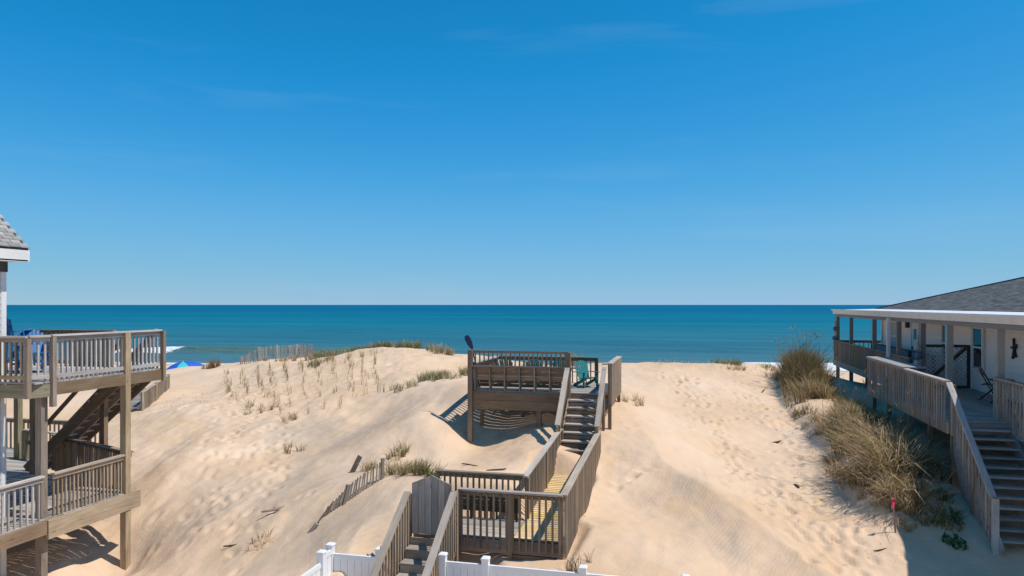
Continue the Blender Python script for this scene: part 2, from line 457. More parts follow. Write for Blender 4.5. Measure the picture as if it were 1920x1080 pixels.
def prism(parent, name, poly, thick_vec, mat, smooth=False, upright=False):
    """extrude a planar polygon (world points) by a vector"""
    n = len(poly)
    t = Vector(thick_vec)
    c = sum((Vector(p) for p in poly), Vector()) / n
    vs = [Vector(p) - c for p in poly] + [Vector(p) + t - c for p in poly]
    if upright: vs = [Vector((v_.z, v_.x, v_.y)) for v_ in vs]      # local x runs up the board
    fs = [tuple(range(n))[::-1], tuple(range(n, 2 * n))] + [(i, (i + 1) % n, n + (i + 1) % n, n + i) for i in range(n)]
    me = mesh_from(vs, fs, M[mat], smooth)
    # make the outside face out
    import bmesh
    bm = bmesh.new(); bm.from_mesh(me); bmesh.ops.recalc_face_normals(bm, faces=bm.faces); bm.to_mesh(me); bm.free()
    o = bpy.data.objects.new(name, me)
    Q = Matrix(((0, 1, 0, 0), (0, 0, 1, 0), (1, 0, 0, 0), (0, 0, 0, 1))) if upright else Matrix.Identity(4)
    return link(o, parent, Matrix.Translation(c) @ Q)

def lathe(parent, name, prof, mat, Mw, seg=14):
    """revolve (radius, z) profile"""
    vs, fs = [], []
    for r, z in prof:
        for k in range(seg):
            a = 2 * math.pi * k / seg
            vs.append((r * math.cos(a), r * math.sin(a), z))
    for i in range(len(prof) - 1):
        for k in range(seg):
            k2 = (k + 1) % seg
            fs.append((i * seg + k, i * seg + k2, (i + 1) * seg + k2, (i + 1) * seg + k))
    fs.append(tuple(range(seg))[::-1]); fs.append(tuple(range((len(prof) - 1) * seg, len(prof) * seg)))
    o = bpy.data.objects.new(name, mesh_from(vs, fs, M[mat], True))
    return link(o, parent, Mw)

def big_mesh(name, co, quads, mat, attrs=None, smooth=True, tris=None, cols=None, kind=None):
    me = bpy.data.meshes.new(name)
    nv = len(co)
    me.vertices.add(nv)
    me.vertices.foreach_set('co', np.asarray(co, np.float32).ravel())
    idx, starts, totals = [], [], []
    pos = 0
    for arr in (quads, tris):
        if arr is None or len(arr) == 0: continue
        k = arr.shape[1]
        idx.append(arr.ravel()); starts.append(pos + np.arange(len(arr)) * k); totals.append(np.full(len(arr), k))
        pos += arr.size
    idx = np.concatenate(idx).astype(np.int32); starts = np.concatenate(starts).astype(np.int32); totals = np.concatenate(totals).astype(np.int32)
    me.loops.add(len(idx)); me.loops.foreach_set('vertex_index', idx)
    me.polygons.add(len(starts)); me.polygons.foreach_set('loop_start', starts); me.polygons.foreach_set('loop_total', totals)
    if smooth: me.polygons.foreach_set('use_smooth', np.ones(len(starts), bool))
    me.update(calc_edges=True)
    me.validate()
    for k, v in (attrs or {}).items():
        a = me.attributes.new(k, 'FLOAT', 'POINT'); a.data.foreach_set('value', np.asarray(v, np.float32))
    if cols is not None:
        a = me.attributes.new('tint', 'FLOAT_COLOR', 'POINT')
        a.data.foreach_set('color', np.concatenate([cols, np.ones((nv, 1))], 1).astype(np.float32).ravel())
    me.materials.append(M[mat])
    return me

# ------------------------------------------------------------------ terrain
def vnoise(x, y, seed):
    r = np.random.default_rng(seed).random((256, 256))
    xi, yi = np.floor(x).astype(int), np.floor(y).astype(int)
    fx, fy = x - xi, y - yi
    fx, fy = fx * fx * fx * (fx * (fx * 6 - 15) + 10), fy * fy * fy * (fy * (fy * 6 - 15) + 10)
    g = lambda a, b: r[a & 255, b & 255]
    return (g(xi, yi) * (1 - fx) + g(xi + 1, yi) * fx) * (1 - fy) + (g(xi, yi + 1) * (1 - fx) + g(xi + 1, yi + 1) * fx) * fy - 0.5

def fbm(x, y, seed, octv=4, gain=0.5):
    s, a = 0, 1.0
    for i in range(octv):
        s = s + a * vnoise(x * 2 ** i + 17.3 * i, y * 2 ** i - 9.1 * i, seed + i)
        a *= gain
    return s

def sstep(a, b, x):
    t = np.clip((x - a) / (b - a), 0, 1)
    return t * t * (3 - 2 * t)

def shore_y(x):
    return 86 + 40 * np.tanh(0.13 * np.asarray(x, float) / 40)

CTRL = np.array([
(-23.79,33.30,4.38),(-21.60,33.84,4.54),(-19.96,34.24,4.66),(-17.31,33.86,4.95),(-15.29,33.32,5.23),(-13.21,33.83,5.31),
(-11.01,32.31,5.08),(-9.86,31.56,4.54),(-29.01,36.14,3.67),(-26.94,30.47,3.66),(-19.95,23.95,3.37),(-21.61,28.69,3.45),
(-14.97,25.68,3.93),(-12.31,26.84,4.30),(-10.19,22.22,3.61),(-12.61,21.62,3.43),(-15.69,21.39,3.34),(-14.96,17.96,2.86),
(-18.35,21.25,3.06),(-15.41,17.85,2.38),(-13.58,15.72,1.9),(-13.13,14.80,1.03),(-12.54,15.05,1.71),(-14.96,15.70,1.85),(-13.7,12.3,1.5),
(-14.13,13.53,1.65),(-9.93,13.53,1.71),(-8.41,13.18,1.97),(-11.45,16.25,2.31),(-10.44,17.63,2.72),(-12.53,19.07,2.90),
(-7.55,13.80,2.35),(-6.47,16.23,3.24),(-7.77,16.63,3.08),(-8.38,16.69,2.95),(-7.48,15.99,3.02),(-7.83,15.32,2.78),(-7.94,14.53,2.55),(-6.37,13.88,2.75),
(-6.45,12.84,2.45),(-5.57,13.67,2.6),(-9.73,19.03,3.10),(-7.74,19.00,3.30),(-6.05,19.11,3.22),(-4.94,19.59,3.45),
(-3.97,18.59,3.57),(-5.79,17.42,3.24),(-6.37,20.88,3.29),(-4.29,20.88,3.84),(-3.69,20.20,3.84),(-7.58,20.28,4.09),
(-7.45,21.86,4.28),(-7.56,23.89,4.70),(-9.92,24.34,4.25),(-11.23,28.14,4.63),(-4.06,16.10,3.25),(-5.14,15.83,3.15),
(-1.57,15.68,2.72),(-2.19,15.52,2.72),(-2.12,13.59,2.54),(-2.19,20.77,3.75),(-2.15,16.9,2.62),(-2.15,18.36,3.0),(-2.1,19.6,3.38),(-2.07,25.23,4.37),(-2.07,32.44,4.82),
(0.24,34.03,4.76),(2.69,35.66,4.70),(4.03,37.02,4.60),(-1.63,25.54,4.1),(0.19,27.02,3.83),(0.92,22.15,3.10),
(2.05,18.83,2.50),(2.79,16.02,1.99),(-0.67,19.09,3.01),(0.50,18.03,2.74),(-0.44,15.64,2.5),(0.10,14.02,2.25),
(-1.36,13.56,2.40),(1.90,25.17,3.43),(2.37,31.46,4.19),(3.55,27.63,3.67),(4.75,35.13,4.35),(4.42,26.41,3.61),
(5.24,25.47,3.61),(3.81,21.11,2.87),(5.01,18.73,2.73),(5.75,18.19,2.80),(4.43,17.35,2.44),(5.96,16.69,2.30),
(4.73,15.88,2.16),(7.83,35.89,3.86),(8.14,39.57,3.6),(5.96,22.25,3.33),
(-4.5,23.0,4.1),(-5.5,24.5,4.4),(-4.0,27.0,4.5),(-7.5,30.0,4.5),(-5.0,31.5,4.75),(10,30,3.7),(12,22,3.0),(10,15,2.2),(14,38,3.4),
(-30,25,3.2),(-28,18,1.6),(-20,14,1.0),(-24,8,1.0),(-10,9,1.4),(0,9,1.5),(8,9,1.9),(-4,4,1.3),(-16,2,1.0),(8,2,1.5),
(-24,44,2.6),(-10,44,2.7),(4,45,2.6),(14,46,2.4),(-30,46,2.3),(-16,40,3.6),(-2,40,3.5)])
CTRL = CTRL[np.unique(np.round(CTRL[:, :2], 2), axis=0, return_index=True)[1]]

def tps_fit(P, lam=0.06):
    n = len(P)
    d2 = ((P[:, None, :2] - P[None, :, :2]) ** 2).sum(-1)
    K = 0.5 * d2 * np.log(np.maximum(d2, 1e-9)) + lam * np.eye(n)
    A = np.zeros((n + 3, n + 3))
    A[:n, :n] = K; A[:n, n] = 1; A[:n, n + 1:] = P[:, :2]; A[n:, :n] = A[:n, n:].T
    return np.linalg.solve(A, np.concatenate([P[:, 2], np.zeros(3)]))
TPS = tps_fit(CTRL)

RIDGE = np.array([(-1.75, 23.0), (-1.0, 20.6), (-0.62, 19.3), (0.45, 18.1), (1.65, 16.6), (2.5, 15.4), (3.4, 13.9)])
MOUND = np.array([(-9.6, 15.2), (-8.6, 15.9), (-7.7, 16.5), (-6.6, 16.3), (-5.9, 16.2)])

def poly_dist(x, y, poly):
    """distance to a polyline, side sign (positive on its right) and parameter"""
    best = np.full(x.shape, 1e9); side = np.zeros(x.shape); par = np.zeros(x.shape)
    for i in range(len(poly) - 1):
        a, b = poly[i], poly[i + 1]
        d = b - a
        t = np.clip(((x - a[0]) * d[0] + (y - a[1]) * d[1]) / (d @ d), 0, 1)
        dx, dy = x - (a[0] + t * d[0]), y - (a[1] + t * d[1])
        dist = np.hypot(dx, dy)
        s = -np.sign(d[0] * dy - d[1] * dx)
        m = dist < best
        best = np.where(m, dist, best); side = np.where(m, s, side); par = np.where(m, (i + t) / (len(poly) - 1), par)
    return best, side, par

BANK = np.array([(5.05, 34.6), (4.75, 32.0), (4.6, 29.5), (4.6, 27.0), (4.85, 24.6), (5.1, 22.4), (5.0, 20.5), (5.05, 18.9), (5.35, 17.6)])
FOOT = []
def footprint_trail(pts, n, spread):
    pts = np.array(pts, float)
    for k in range(n):
        t = random.random() * (len(pts) - 1)
        i = min(int(t), len(pts) - 2); u = t - i
        p = pts[i] * (1 - u) + pts[i + 1] * u
        d = pts[i + 1] - pts[i]
        FOOT.append((p[0] + random.gauss(0, spread), p[1] + random.gauss(0, spread), math.atan2(d[1], d[0]) + random.gauss(0, 0.4), random.uniform(0.6, 1.2)))
footprint_trail([(3.3, 15.4), (2.2, 18.5), (1.3, 22.0), (0.4, 26.5), (-0.3, 31.0)], 210, 0.42)
footprint_trail([(3.6, 16.5), (3.1, 21.0), (3.0, 26.0), (1.8, 31.0)], 90, 0.5)
footprint_trail([(-10.5, 14.0), (-12.0, 18.0), (-14.5, 22.0), (-19.0, 27.0), (-24.5, 33.0)], 230, 0.9)
footprint_trail([(-1.9, 18.1), (-1.2, 18.9), (-0.6, 19.3)], 9, 0.05)

def terrain(x, y, detail=True):
    x = np.asarray(x, float); y = np.asarray(y, float)
    shp = x.shape
    x, y = x.ravel(), y.ravel()
    xc, yc = np.clip(x, -32, 16), np.clip(y, 0, 48)
    z = np.zeros_like(x)
    n = len(CTRL)
    for i in range(n):
        d2 = (xc - CTRL[i, 0]) ** 2 + (yc - CTRL[i, 1]) ** 2
        z += TPS[i] * 0.5 * d2 * np.log(np.maximum(d2, 1e-9))
    z += TPS[n] + TPS[n + 1] * xc + TPS[n + 2] * yc
    # the beach
    s = shore_y(x) - y
    beach = np.where(s > 0, 2.5 * (1 - np.exp(-s / 28.0)), s * 0.05)
    far_dune = beach + 2.0 * np.exp(-((s - 52) / 10.0) ** 2)
    wx = sstep(-30, -38, x) + sstep(15, 24, x)
    z = z * (1 - np.clip(wx, 0, 1)) + np.where(y > 0, far_dune, 1.3) * np.clip(wx, 0, 1)
    wy = sstep(40, 48, y)
    z = z * (1 - wy) + beach * wy
    # wind-cut ridge on the right, with its steeper face to the left
    d, sd_, par = poly_dist(x, y, RIDGE)
    ends = sstep(0, 0.16, par) * sstep(1.0, 0.9, par)
    pl = np.clip(1 - d / 1.7, 0, 1) ** 1.25; pr = np.clip(1 - d / 3.2, 0, 1) ** 1.6
    z += 0.40 * ends * np.where(sd_ < 0, pr, pl)
    d, sd_, par = poly_dist(x, y, MOUND)
    ends = sstep(0, 0.2, par) * sstep(1.0, 0.92, par)
    z += 0.08 * ends * np.where(sd_ > 0, np.clip(1 - d / 1.3, 0, 1) ** 1.2, np.clip(1 - d / 1.8, 0, 1) ** 1.8)
    d, sd_, par = poly_dist(x, y, BANK)
    hum = np.clip(1 - (d / np.where(sd_ > 0, 1.15, 1.5)) ** 2, 0, 1) ** 0.8
    z += 0.36 * hum * sstep(1.0, 0.86, par) * sstep(0, 0.1, par)
    # hollows kept clear of the boardwalk
    def carve(z, x0, x1, y0, y1, zt, fall):
        dx = np.maximum(np.maximum(x0 - x, x - x1), 0); dy = np.maximum(np.maximum(y0 - y, y - y1), 0)
        q = np.hypot(dx, dy)
        lim = zt + 0.9 * np.maximum(q - 0.05, 0) / fall
        return np.where(q < fall * 2.5, np.minimum(z, lim), z)
    z = carve(z, -5.65, -2.3, 13.4, 15.25, 2.46, 1.0)
    z = carve(z, -5.6, -4.4, 9.0, 13.5, 1.6, 0.9)
    for y0 in np.arange(15.2, 18.0, 0.35):
        z = carve(z, -3.42, -2.44, y0, y0 + 0.35, 2.62 + (y0 - 15.2) * 0.085, 0.75)
    if detail:
        near = sstep(-36, -28, x) * sstep(20, 12, x) * sstep(52, 42, y)
        z += near * 0.20 * fbm(x * 0.33 + 3, y * 0.33, 21, 3)
        rough = 0.35 + 0.65 * sstep(-9, -12, x) + 0.4 * sstep(2.2, 3.5, x)
        wxn = x + 0.5 * vnoise(x * 0.7, y * 0.7, 5); 
        z += near * rough * 0.115 * fbm(wxn * 1.15, y * 0.85, 31, 3)
        z += near * 0.030 * fbm(x * 3.2, y * 3.2, 41, 3)
    return z.reshape(shp)

def ground(x, y):
    return float(terrain(np.array([x]), np.array([y]))[0])

def axis(lo, hi, step, outer_lo, outer_hi, g=1.22):
    core = list(np.arange(lo, hi + 1e-6, step))
    s, v = step, lo
    left = []
    while v > outer_lo:
        s *= g; v -= s; left.append(v)
    s, v = step, hi
    right = []
    while v < outer_hi:
        s *= g; v += s; right.append(v)
    return np.array(left[::-1] + core + right)

gx = axis(-20.0, 8.0, 0.065, -900, 900, 1.10)
gy = axis(12.6, 37.0, 0.065, -200, 140, 1.06)
GX, GY = np.meshgrid(gx, gy)
GZ = terrain(GX, GY)
# footprints pressed into the sheet
for fx, fy, fa, fs in FOOT:
    i0, i1 = np.searchsorted(gx, [fx - 0.45, fx + 0.45]); j0, j1 = np.searchsorted(gy, [fy - 0.45, fy + 0.45])
    if i1 - i0 < 4 or j1 - j0 < 4: continue
    sx, sy = GX[j0:j1, i0:i1] - fx, GY[j0:j1, i0:i1] - fy
    u = (sx * math.cos(fa) + sy * math.sin(fa)) / 0.20; v = (-sx * math.sin(fa) + sy * math.cos(fa)) / 0.105
    q = np.sqrt(u * u + v * v)
    GZ[j0:j1, i0:i1] += fs * (-0.050 * np.exp(-(q / 0.8) ** 4) + 0.018 * np.exp(-((q - 1.35) / 0.4) ** 2))
nx_, ny_ = len(gx), len(gy)
ii = np.arange(nx_ * ny_).reshape(ny_, nx_)
quads = np.stack([ii[:-1, :-1], ii[:-1, 1:], ii[1:, 1:], ii[1:, :-1]], -1).reshape(-1, 4)
# grey tint: mineral streaks on the slope, painted shade on mound and ridge faces
zy, zx = np.gradient(GZ, gy, gx)
def blob(cx, cy, rx, ry, rot=0):
    c_, s_ = math.cos(rot), math.sin(rot)
    u = ((GX - cx) * c_ + (GY - cy) * s_) / rx; v = (-(GX - cx) * s_ + (GY - cy) * c_) / ry
    return np.exp(-(u * u + v * v))
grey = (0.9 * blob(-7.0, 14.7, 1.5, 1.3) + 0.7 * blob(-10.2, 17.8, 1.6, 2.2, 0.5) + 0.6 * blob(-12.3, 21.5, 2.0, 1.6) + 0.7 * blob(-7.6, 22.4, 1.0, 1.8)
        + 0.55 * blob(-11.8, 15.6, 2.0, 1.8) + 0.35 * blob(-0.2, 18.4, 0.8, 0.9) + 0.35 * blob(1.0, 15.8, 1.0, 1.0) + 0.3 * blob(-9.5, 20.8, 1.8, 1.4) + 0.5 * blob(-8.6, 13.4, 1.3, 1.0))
debris = 0.7 * blob(3.5, 21.0, 0.9, 5.0) + 0.5 * blob(4.3, 17.0, 1.2, 1.5)
wet = sstep(9, 1, shore_y(GX) - GY)
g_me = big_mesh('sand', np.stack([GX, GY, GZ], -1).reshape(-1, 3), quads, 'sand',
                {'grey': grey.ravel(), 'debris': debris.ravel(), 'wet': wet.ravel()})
sand = bpy.data.objects.new('sand_ground', g_me)
link(sand, None, Matrix.Identity(4))
tag(sand, 'wind-blown tan sand dunes and beach', kind='structure')

# ------------------------------------------------------------------ sea
sx_ = axis(-95, 40, 0.6, -90000, 90000, 1.16)
sy_ = axis(72, 124, 0.35, 60, 90000, 1.10)
SX, SY = np.meshgrid(sx_, sy_)
soff = SY - shore_y(SX)
SZ = 0.05 * fbm(SX * 0.06, SY * 0.2, 61, 3) * sstep(0, 10, soff) * sstep(400, 150, soff)
# a breaking wave off to the left, lower swell lines elsewhere
cr = 112.0 - 0.55 * (SX + 80) * 0.25
wave_l = np.exp(-((SX + 62) / 26.0) ** 4)
v = soff - 20.0 - 1.2 * fbm(SX * 0.05, SX * 0.0, 71, 2)
SZ += wave_l * 1.15 * np.where(v < 0, np.exp(-(v / 1.6) ** 2), np.exp(-(v / 4.5) ** 2))
for o_, a_ in ((34, 0.28), (52, 0.25), (75, 0.2), (9, 0.22)):
    vv = soff - o_ - 3 * fbm(SX * 0.03, SX * 0 + o_, 80, 2)
    SZ += a_ * np.exp(-(vv / 2.5) ** 2)
foam = wave_l * np.exp(-((v + 1.0) / 1.5) ** 2) * sstep(-74, -80, SX + 6 * vnoise(SX * 0.25, SY * 0.2, 3)) * 0.9
foam += wave_l * np.exp(-((v - 0.1) / 0.6) ** 2) * 0.10
foam += sstep(4.5, 0.0, np.abs(soff - 1.0)) * (0.32 + 0.3 * sstep(-10, 10, SX) + 0.7 * fbm(SX * 0.05, SY * 0.3, 91, 2))
foam += sstep(6, 2, np.abs(soff - 8 - 4 * fbm(SX * 0.03, SX * 0, 95, 2))) * sstep(2, 12, SX) * 0.9
foam = np.clip(foam, 0, 1)
offn = np.clip(soff, 0, None); offn = np.clip(offn / 900.0, 0, 1) ** 0.5
ii = np.arange(SX.size).reshape(SX.shape)
quads = np.stack([ii[:-1, :-1], ii[:-1, 1:], ii[1:, 1:], ii[1:, :-1]], -1).reshape(-1, 4)
s_me = big_mesh('sea', np.stack([SX, SY, SZ], -1).reshape(-1, 3), quads, 'sea', {'foam': foam.ravel(), 'offshore': offn.ravel(), 'wave': np.clip(wave_l * np.exp(-((v + 0.8) / 1.6) ** 2), 0, 1).ravel()})
sea = bpy.data.objects.new('sea_water', s_me)
link(sea, None, Matrix.Identity(4))
tag(sea, 'blue-green ocean reaching a flat horizon', kind='structure')

# ------------------------------------------------------------------ timber building kit
Z = Vector((0, 0, 1))

def railing(parent, p0, p1, h=0.95, drop=0.12, spacing=0.135, bw=0.038, cap_w=0.14, mat='wood_grey', cap='wood_cap',
            bottom=False, side=1, bal_mat=None, cap_h=0.038, skip=()):
    """p0, p1: points on the deck surface under the rail. Returns the cap, which carries rails and balusters."""
    p0, p1 = Vector(p0), Vector(p1)
    d = p1 - p0
    flat = Vector((d.x, d.y, 0)).normalized()
    nrm = Vector((-flat.y, flat.x, 0)) * side
    up = flat.cross(Vector((-flat.y, flat.x, 0)))
    upv = (d.normalized().cross(Vector((flat.y, -flat.x, 0)))) * -1
    if upv.z < 0: upv = -upv
    c = beam(parent, 'railing', p0 + Z * h, p1 + Z * h, cap_w, cap_h, cap, upv)
    beam(c, 'rail', p0 + Z * (h - 0.068), p1 + Z * (h - 0.068), 0.036, 0.09, mat, upv)
    if bottom:
        beam(c, 'rail', p0 + Z * 0.10, p1 + Z * 0.10, 0.036, 0.085, mat, upv)
    L = Vector((d.x, d.y, 0)).length
    n = max(2, int(L / spacing))
    bl = h - 0.045 + drop
    for k in range(n):
        t = (k + 0.5) / n
        if any(a < t < b for a, b in skip): continue
        p = p0 + d * t + nrm * 0.037
        jx = random.uniform(-0.004, 0.004)
        q = p + flat * jx
        beam(c, 'baluster', q + Z * (-drop), q + Z * (-drop + bl) + flat * random.uniform(-0.006, 0.006), bw, bw, bal_mat or mat, nrm)
    return c

def post(parent, x, y, z0, z1, s=0.09, mat='wood_brown', name='post'):
    return beam(parent, name, (x, y, z0), (x, y, z1), s, s, mat, (0, 1, 0))

def floor_boards(parent, x0, x1, y0, y1, z, along='X', bwid=0.14, gap=0.007, mat='wood_floor', th=0.036):
    if along == 'X':
        n = int((y1 - y0) / (bwid + gap))
        w = (y1 - y0) / n - gap
        for k in range(n):
            y = y0 + (k + 0.5) * (y1 - y0) / n
            dz = random.uniform(-0.003, 0.003)
            beam(parent, 'plank', (x0, y, z - th / 2 + dz), (x1, y, z - th / 2 + dz), w, th, mat)
    else:
        n = int((x1 - x0) / (bwid + gap))
        w = (x1 - x0) / n - gap
        for k in range(n):
            x = x0 + (k + 0.5) * (x1 - x0) / n
            dz = random.uniform(-0.003, 0.003)
            beam(parent, 'plank', (x, y0, z - th / 2 + dz), (x, y1, z - th / 2 + dz), w, th, mat)

# ------------------------------------------------------------------ boardwalk: gate stairs, landing, ramp
LZ = 2.83
bw_ = thing('boardwalk', 'weathered timber boardwalk landing, gate steps and railed ramp up to the dune deck', 'boardwalk', (-4, 14.4, 2.4))
floor_boards(bw_, -5.5, -3.42, 13.98, 15.18, LZ, 'X')
# ramp of newer yellow boards
ry0, ry1, rz1 = 14.02, 19.7, 3.16
def ramp_z(y): return LZ + (rz1 - LZ) * max(0.0, (y - 15.1)) / (ry1 - 15.1)
y = ry0
while y < ry1:
    y2 = y + 0.133
    beam(bw_, 'plank', (-3.40, y + 0.066, ramp_z(y + 0.066) - 0.015), (-2.44, y + 0.066, ramp_z(y + 0.066) - 0.015), 0.127, 0.036, 'wood_yellow')
    y = y2
# rim boards
beam(bw_, 'rim_board', (-5.5, 13.95, LZ - 0.17), (-3.42, 13.95, LZ - 0.17), 0.04, 0.26, 'wood_brown')
beam(bw_, 'rim_board', (-3.40, 13.95, LZ - 0.16), (-2.38, 13.95, LZ - 0.16), 0.042, 0.26, 'wood_brown')
beam(bw_, 'rim_board', (-3.41, 13.955, LZ - 0.46), (-2.38, 13.955, LZ - 0.46), 0.04, 0.30, 'wood_brown')
beam(bw_, 'rim_board', (-5.5, 15.22, LZ - 0.17), (-3.44, 15.22, LZ - 0.17), 0.04, 0.26, 'wood_brown')
for xs in (-3.43, -2.40):
    beam(bw_, 'rim_board', (xs, 14.0 if xs > -3 else 15.25, LZ - 0.16), (xs, ry1, rz1 - 0.16), 0.04, 0.24, 'wood_brown')
# railings
railing(bw_, (-4.52, 13.95, LZ), (-2.38, 13.95, LZ), 0.93, 0.22, 0.128, mat='wood_brown', side=-1)
railing(bw_, (-5.45, 15.22, LZ), (-3.46, 15.22, LZ), 0.97, 0.0, 0.128, mat='wood_brown', side=-1, cap='wood_grey')
railing(bw_, (-3.45, 15.25, LZ), (-3.45, ry1, rz1 - 0.04), 0.93, 0.22, 0.125, mat='wood_grey', side=-1)
railing(bw_, (-2.37, 13.93, LZ), (-2.37, ry1, rz1 - 0.04), 0.93, 0.30, 0.118, mat='wood_grey', side=-1, bw=0.05)
for x_, y_ in ((-2.40, 13.93), (-3.42, 13.90), (-4.50, 13.90), (-2.42, 15.9), (-2.42, 17.8), (-2.42, 19.65)):
    post(bw_, x_ - 0.03, y_ + 0.05, ground(x_, y_) - 0.3, ramp_z(y_) + 0.89, 0.09, 'wood_brown')
for x_, y_ in ((-3.40, 15.30), (-3.40, 17.4), (-3.40, 19.65), (-5.45, 15.18)):
    post(bw_, x_, y_, ground(x_, y_) - 0.4, ramp_z(y_) + 0.90, 0.09, 'wood_brown')
post(bw_, -2.30, 16.05, 2.2, 2.75, 0.14, 'wood_grey')
# bench back boards along the far side of the landing
bn = beam(bw_, 'bench_back', (-5.30, 15.10, LZ + 0.50), (-3.52, 15.10, LZ + 0.50), 0.032, 0.12, 'dark_boards', label='dark horizontal bench back boards')
beam(bn, 'board', (-5.30, 15.098, LZ + 0.365), (-3.52, 15.098, LZ + 0.365), 0.032, 0.125, 'dark_boards')
beam(bn, 'board', (-5.30, 15.096, LZ + 0.235), (-3.52, 15.096, LZ + 0.235), 0.032, 0.115, 'dark_boards')
for x_ in (-5.2, -4.6, -4.1, -3.58):
    beam(bn, 'leg', (x_, 15.065, LZ), (x_, 15.065, LZ + 0.56), 0.05, 0.035, 'dark_boards', (0, 1, 0))
# gate of upright boards with a peaked top
gx0, gx1, gyy = -5.45, -4.60, 13.72
gate = prism(bw_, 'gate', [(gx0 + 0.02, gyy + 0.05, LZ + 0.12), (gx1 - 0.02, gyy + 0.05, LZ + 0.12), (gx1 - 0.02, gyy + 0.05, LZ + 0.20), (gx0 + 0.02, gyy + 0.05, LZ + 0.20)], (0, 0.04, 0), 'wood_gate')
gate['label'] = 'closed board gate with a peaked top'
nb = 6
wmid = (gx0 + gx1) / 2
def gtop(x): return LZ + 1.23 - abs(x - wmid) * 0.42
for k in range(nb):
    a, b = gx0 + (gx1 - gx0) * k / nb + 0.004, gx0 + (gx1 - gx0) * (k + 1) / nb - 0.004
    zb = LZ + 0.03 + random.uniform(-0.01, 0.01)
    poly = [(a, gyy, zb), (b, gyy, zb), (b, gyy, gtop(b)), (a, gyy, gtop(a))]
    prism(gate, 'board', poly, (0, 0.025 + 0.006 * (k % 2), 0), 'wood_gate', upright=True)
beam(gate, 'brace', (gx0 + 0.03, gyy + 0.06, LZ + 0.25), (gx1 - 0.03, gyy + 0.06, LZ + 0.85), 0.03, 0.09, 'wood_gate', (0, 0, 1))
beam(gate, 'brace', (gx0 + 0.03, gyy + 0.058, LZ + 0.92), (gx1 - 0.03, gyy + 0.058, LZ + 0.92), 0.03, 0.09, 'wood_gate')
post(bw_, gx0 - 0.07, gyy + 0.02, 1.5, LZ + 0.82, 0.10, 'wood_brown')
post(bw_, gx1 + 0.07, gyy + 0.02, 1.5, LZ + 0.93, 0.10, 'wood_brown')
# steps down to the yard
nst, rise, run = 7, 0.185, 0.27
for k in range(nst):
    zt = LZ - rise * (k + 1) + (0.0)
    yc = 13.62 - run * (k + 0.5)
    beam(bw_, 'tread', (gx0 + 0.0, yc, zt), (gx1, yc, zt), 0.285, 0.04, 'wood_floor')
    beam(bw_, 'riser', (gx0 + 0.01, yc + run / 2 + 0.005, zt + 0.10), (gx1 - 0.01, yc + run / 2 + 0.005, zt + 0.10), 0.022, 0.15, 'wood_grey')
sl = rise / run
for xs in (gx0 - 0.07, gx1 + 0.07):
    a = Vector((xs, 13.66, LZ - 0.02)); b = Vector((xs, 13.66 - run * nst, LZ - 0.02 - rise * nst))
    railing(bw_, a, b, 0.90 if xs < -5 else 0.95, 0.16, 0.13, mat='wood_grey', side=1, cap='wood_cap')
    beam(bw_, 'stringer', a + Vector((0, 0, -0.17)), b + Vector((0, 0, -0.17)), 0.045, 0.26, 'wood_brown')

# ------------------------------------------------------------------ dune deck
DZ = 4.90
DX0, DX1, DY0, DY1 = -6.42, -2.28, 21.05, 23.95
dk = thing('dune_deck', 'raised timber sun deck on the dune crest with bench back and stairs', 'deck', (-4.4, 22.5, 3.9))
floor_boards(dk, DX0, DX1, DY0, DY1, DZ, 'X', gap=0.012)
beam(dk, 'rim_board', (DX0 - 0.0, DY0 - 0.02, DZ - 0.16), (-3.42, DY0 - 0.02, DZ - 0.16), 0.042, 0.26, 'wood_brown')
beam(dk, 'rim_board', (DX0 + 0.03, DY0 - 0.016, DZ - 0.43), (-3.42, DY0 - 0.016, DZ - 0.43), 0.042, 0.27, 'wood_brown', label='reddish brown lower rim board')
beam(dk, 'rim_board', (DX0 - 0.02, DY0 + 0.02, DZ - 0.17), (DX0 - 0.02, DY1, DZ - 0.17), 0.042, 0.26, 'wood_brown')
beam(dk, 'rim_board', (DX1 + 0.02, DY0 + 0.02, DZ - 0.17), (DX1 + 0.02, DY1, DZ - 0.17), 0.042, 0.26, 'wood_brown')
beam(dk, 'rim_board', (DX0, DY1 + 0.02, DZ - 0.17), (DX1, DY1 + 0.02, DZ - 0.17), 0.042, 0.26, 'wood_brown')
for yy in np.arange(DY0 + 0.5, DY1, 0.6):
    beam(dk, 'joist', (DX0 + 0.03, yy, DZ - 0.13), (DX1 - 0.03, yy, DZ - 0.13), 0.04, 0.17, 'wood_brown')
for x_, y_, zt in ((DX0 - 0.02, DY0 - 0.04, DZ + 1.23), (DX0 - 0.02, DY1 - 0.05, DZ + 0.85), (-3.43, DY0 - 0.04, DZ + 1.19), (DX1 + 0.06, DY0 + 0.05, DZ + 0.86),
                   (DX1 + 0.06, DY1 - 0.05, DZ + 0.86), (-2.95, DY1, DZ + 0.83)):
    post(dk, x_, y_, ground(x_, y_) - 0.6, zt, 0.14 if zt > DZ + 1 else 0.10, 'wood_brown')
post(dk, -4.33, DY0 + 0.07, ground(-4.33, DY0) - 0.5, DZ - 0.28, 0.14, 'wood_brown')
post(dk, -6.30, DY0 + 0.75, ground(-6.3, DY0 + .7) - 0.4, DZ - 0.05, 0.10, 'wood_brown')
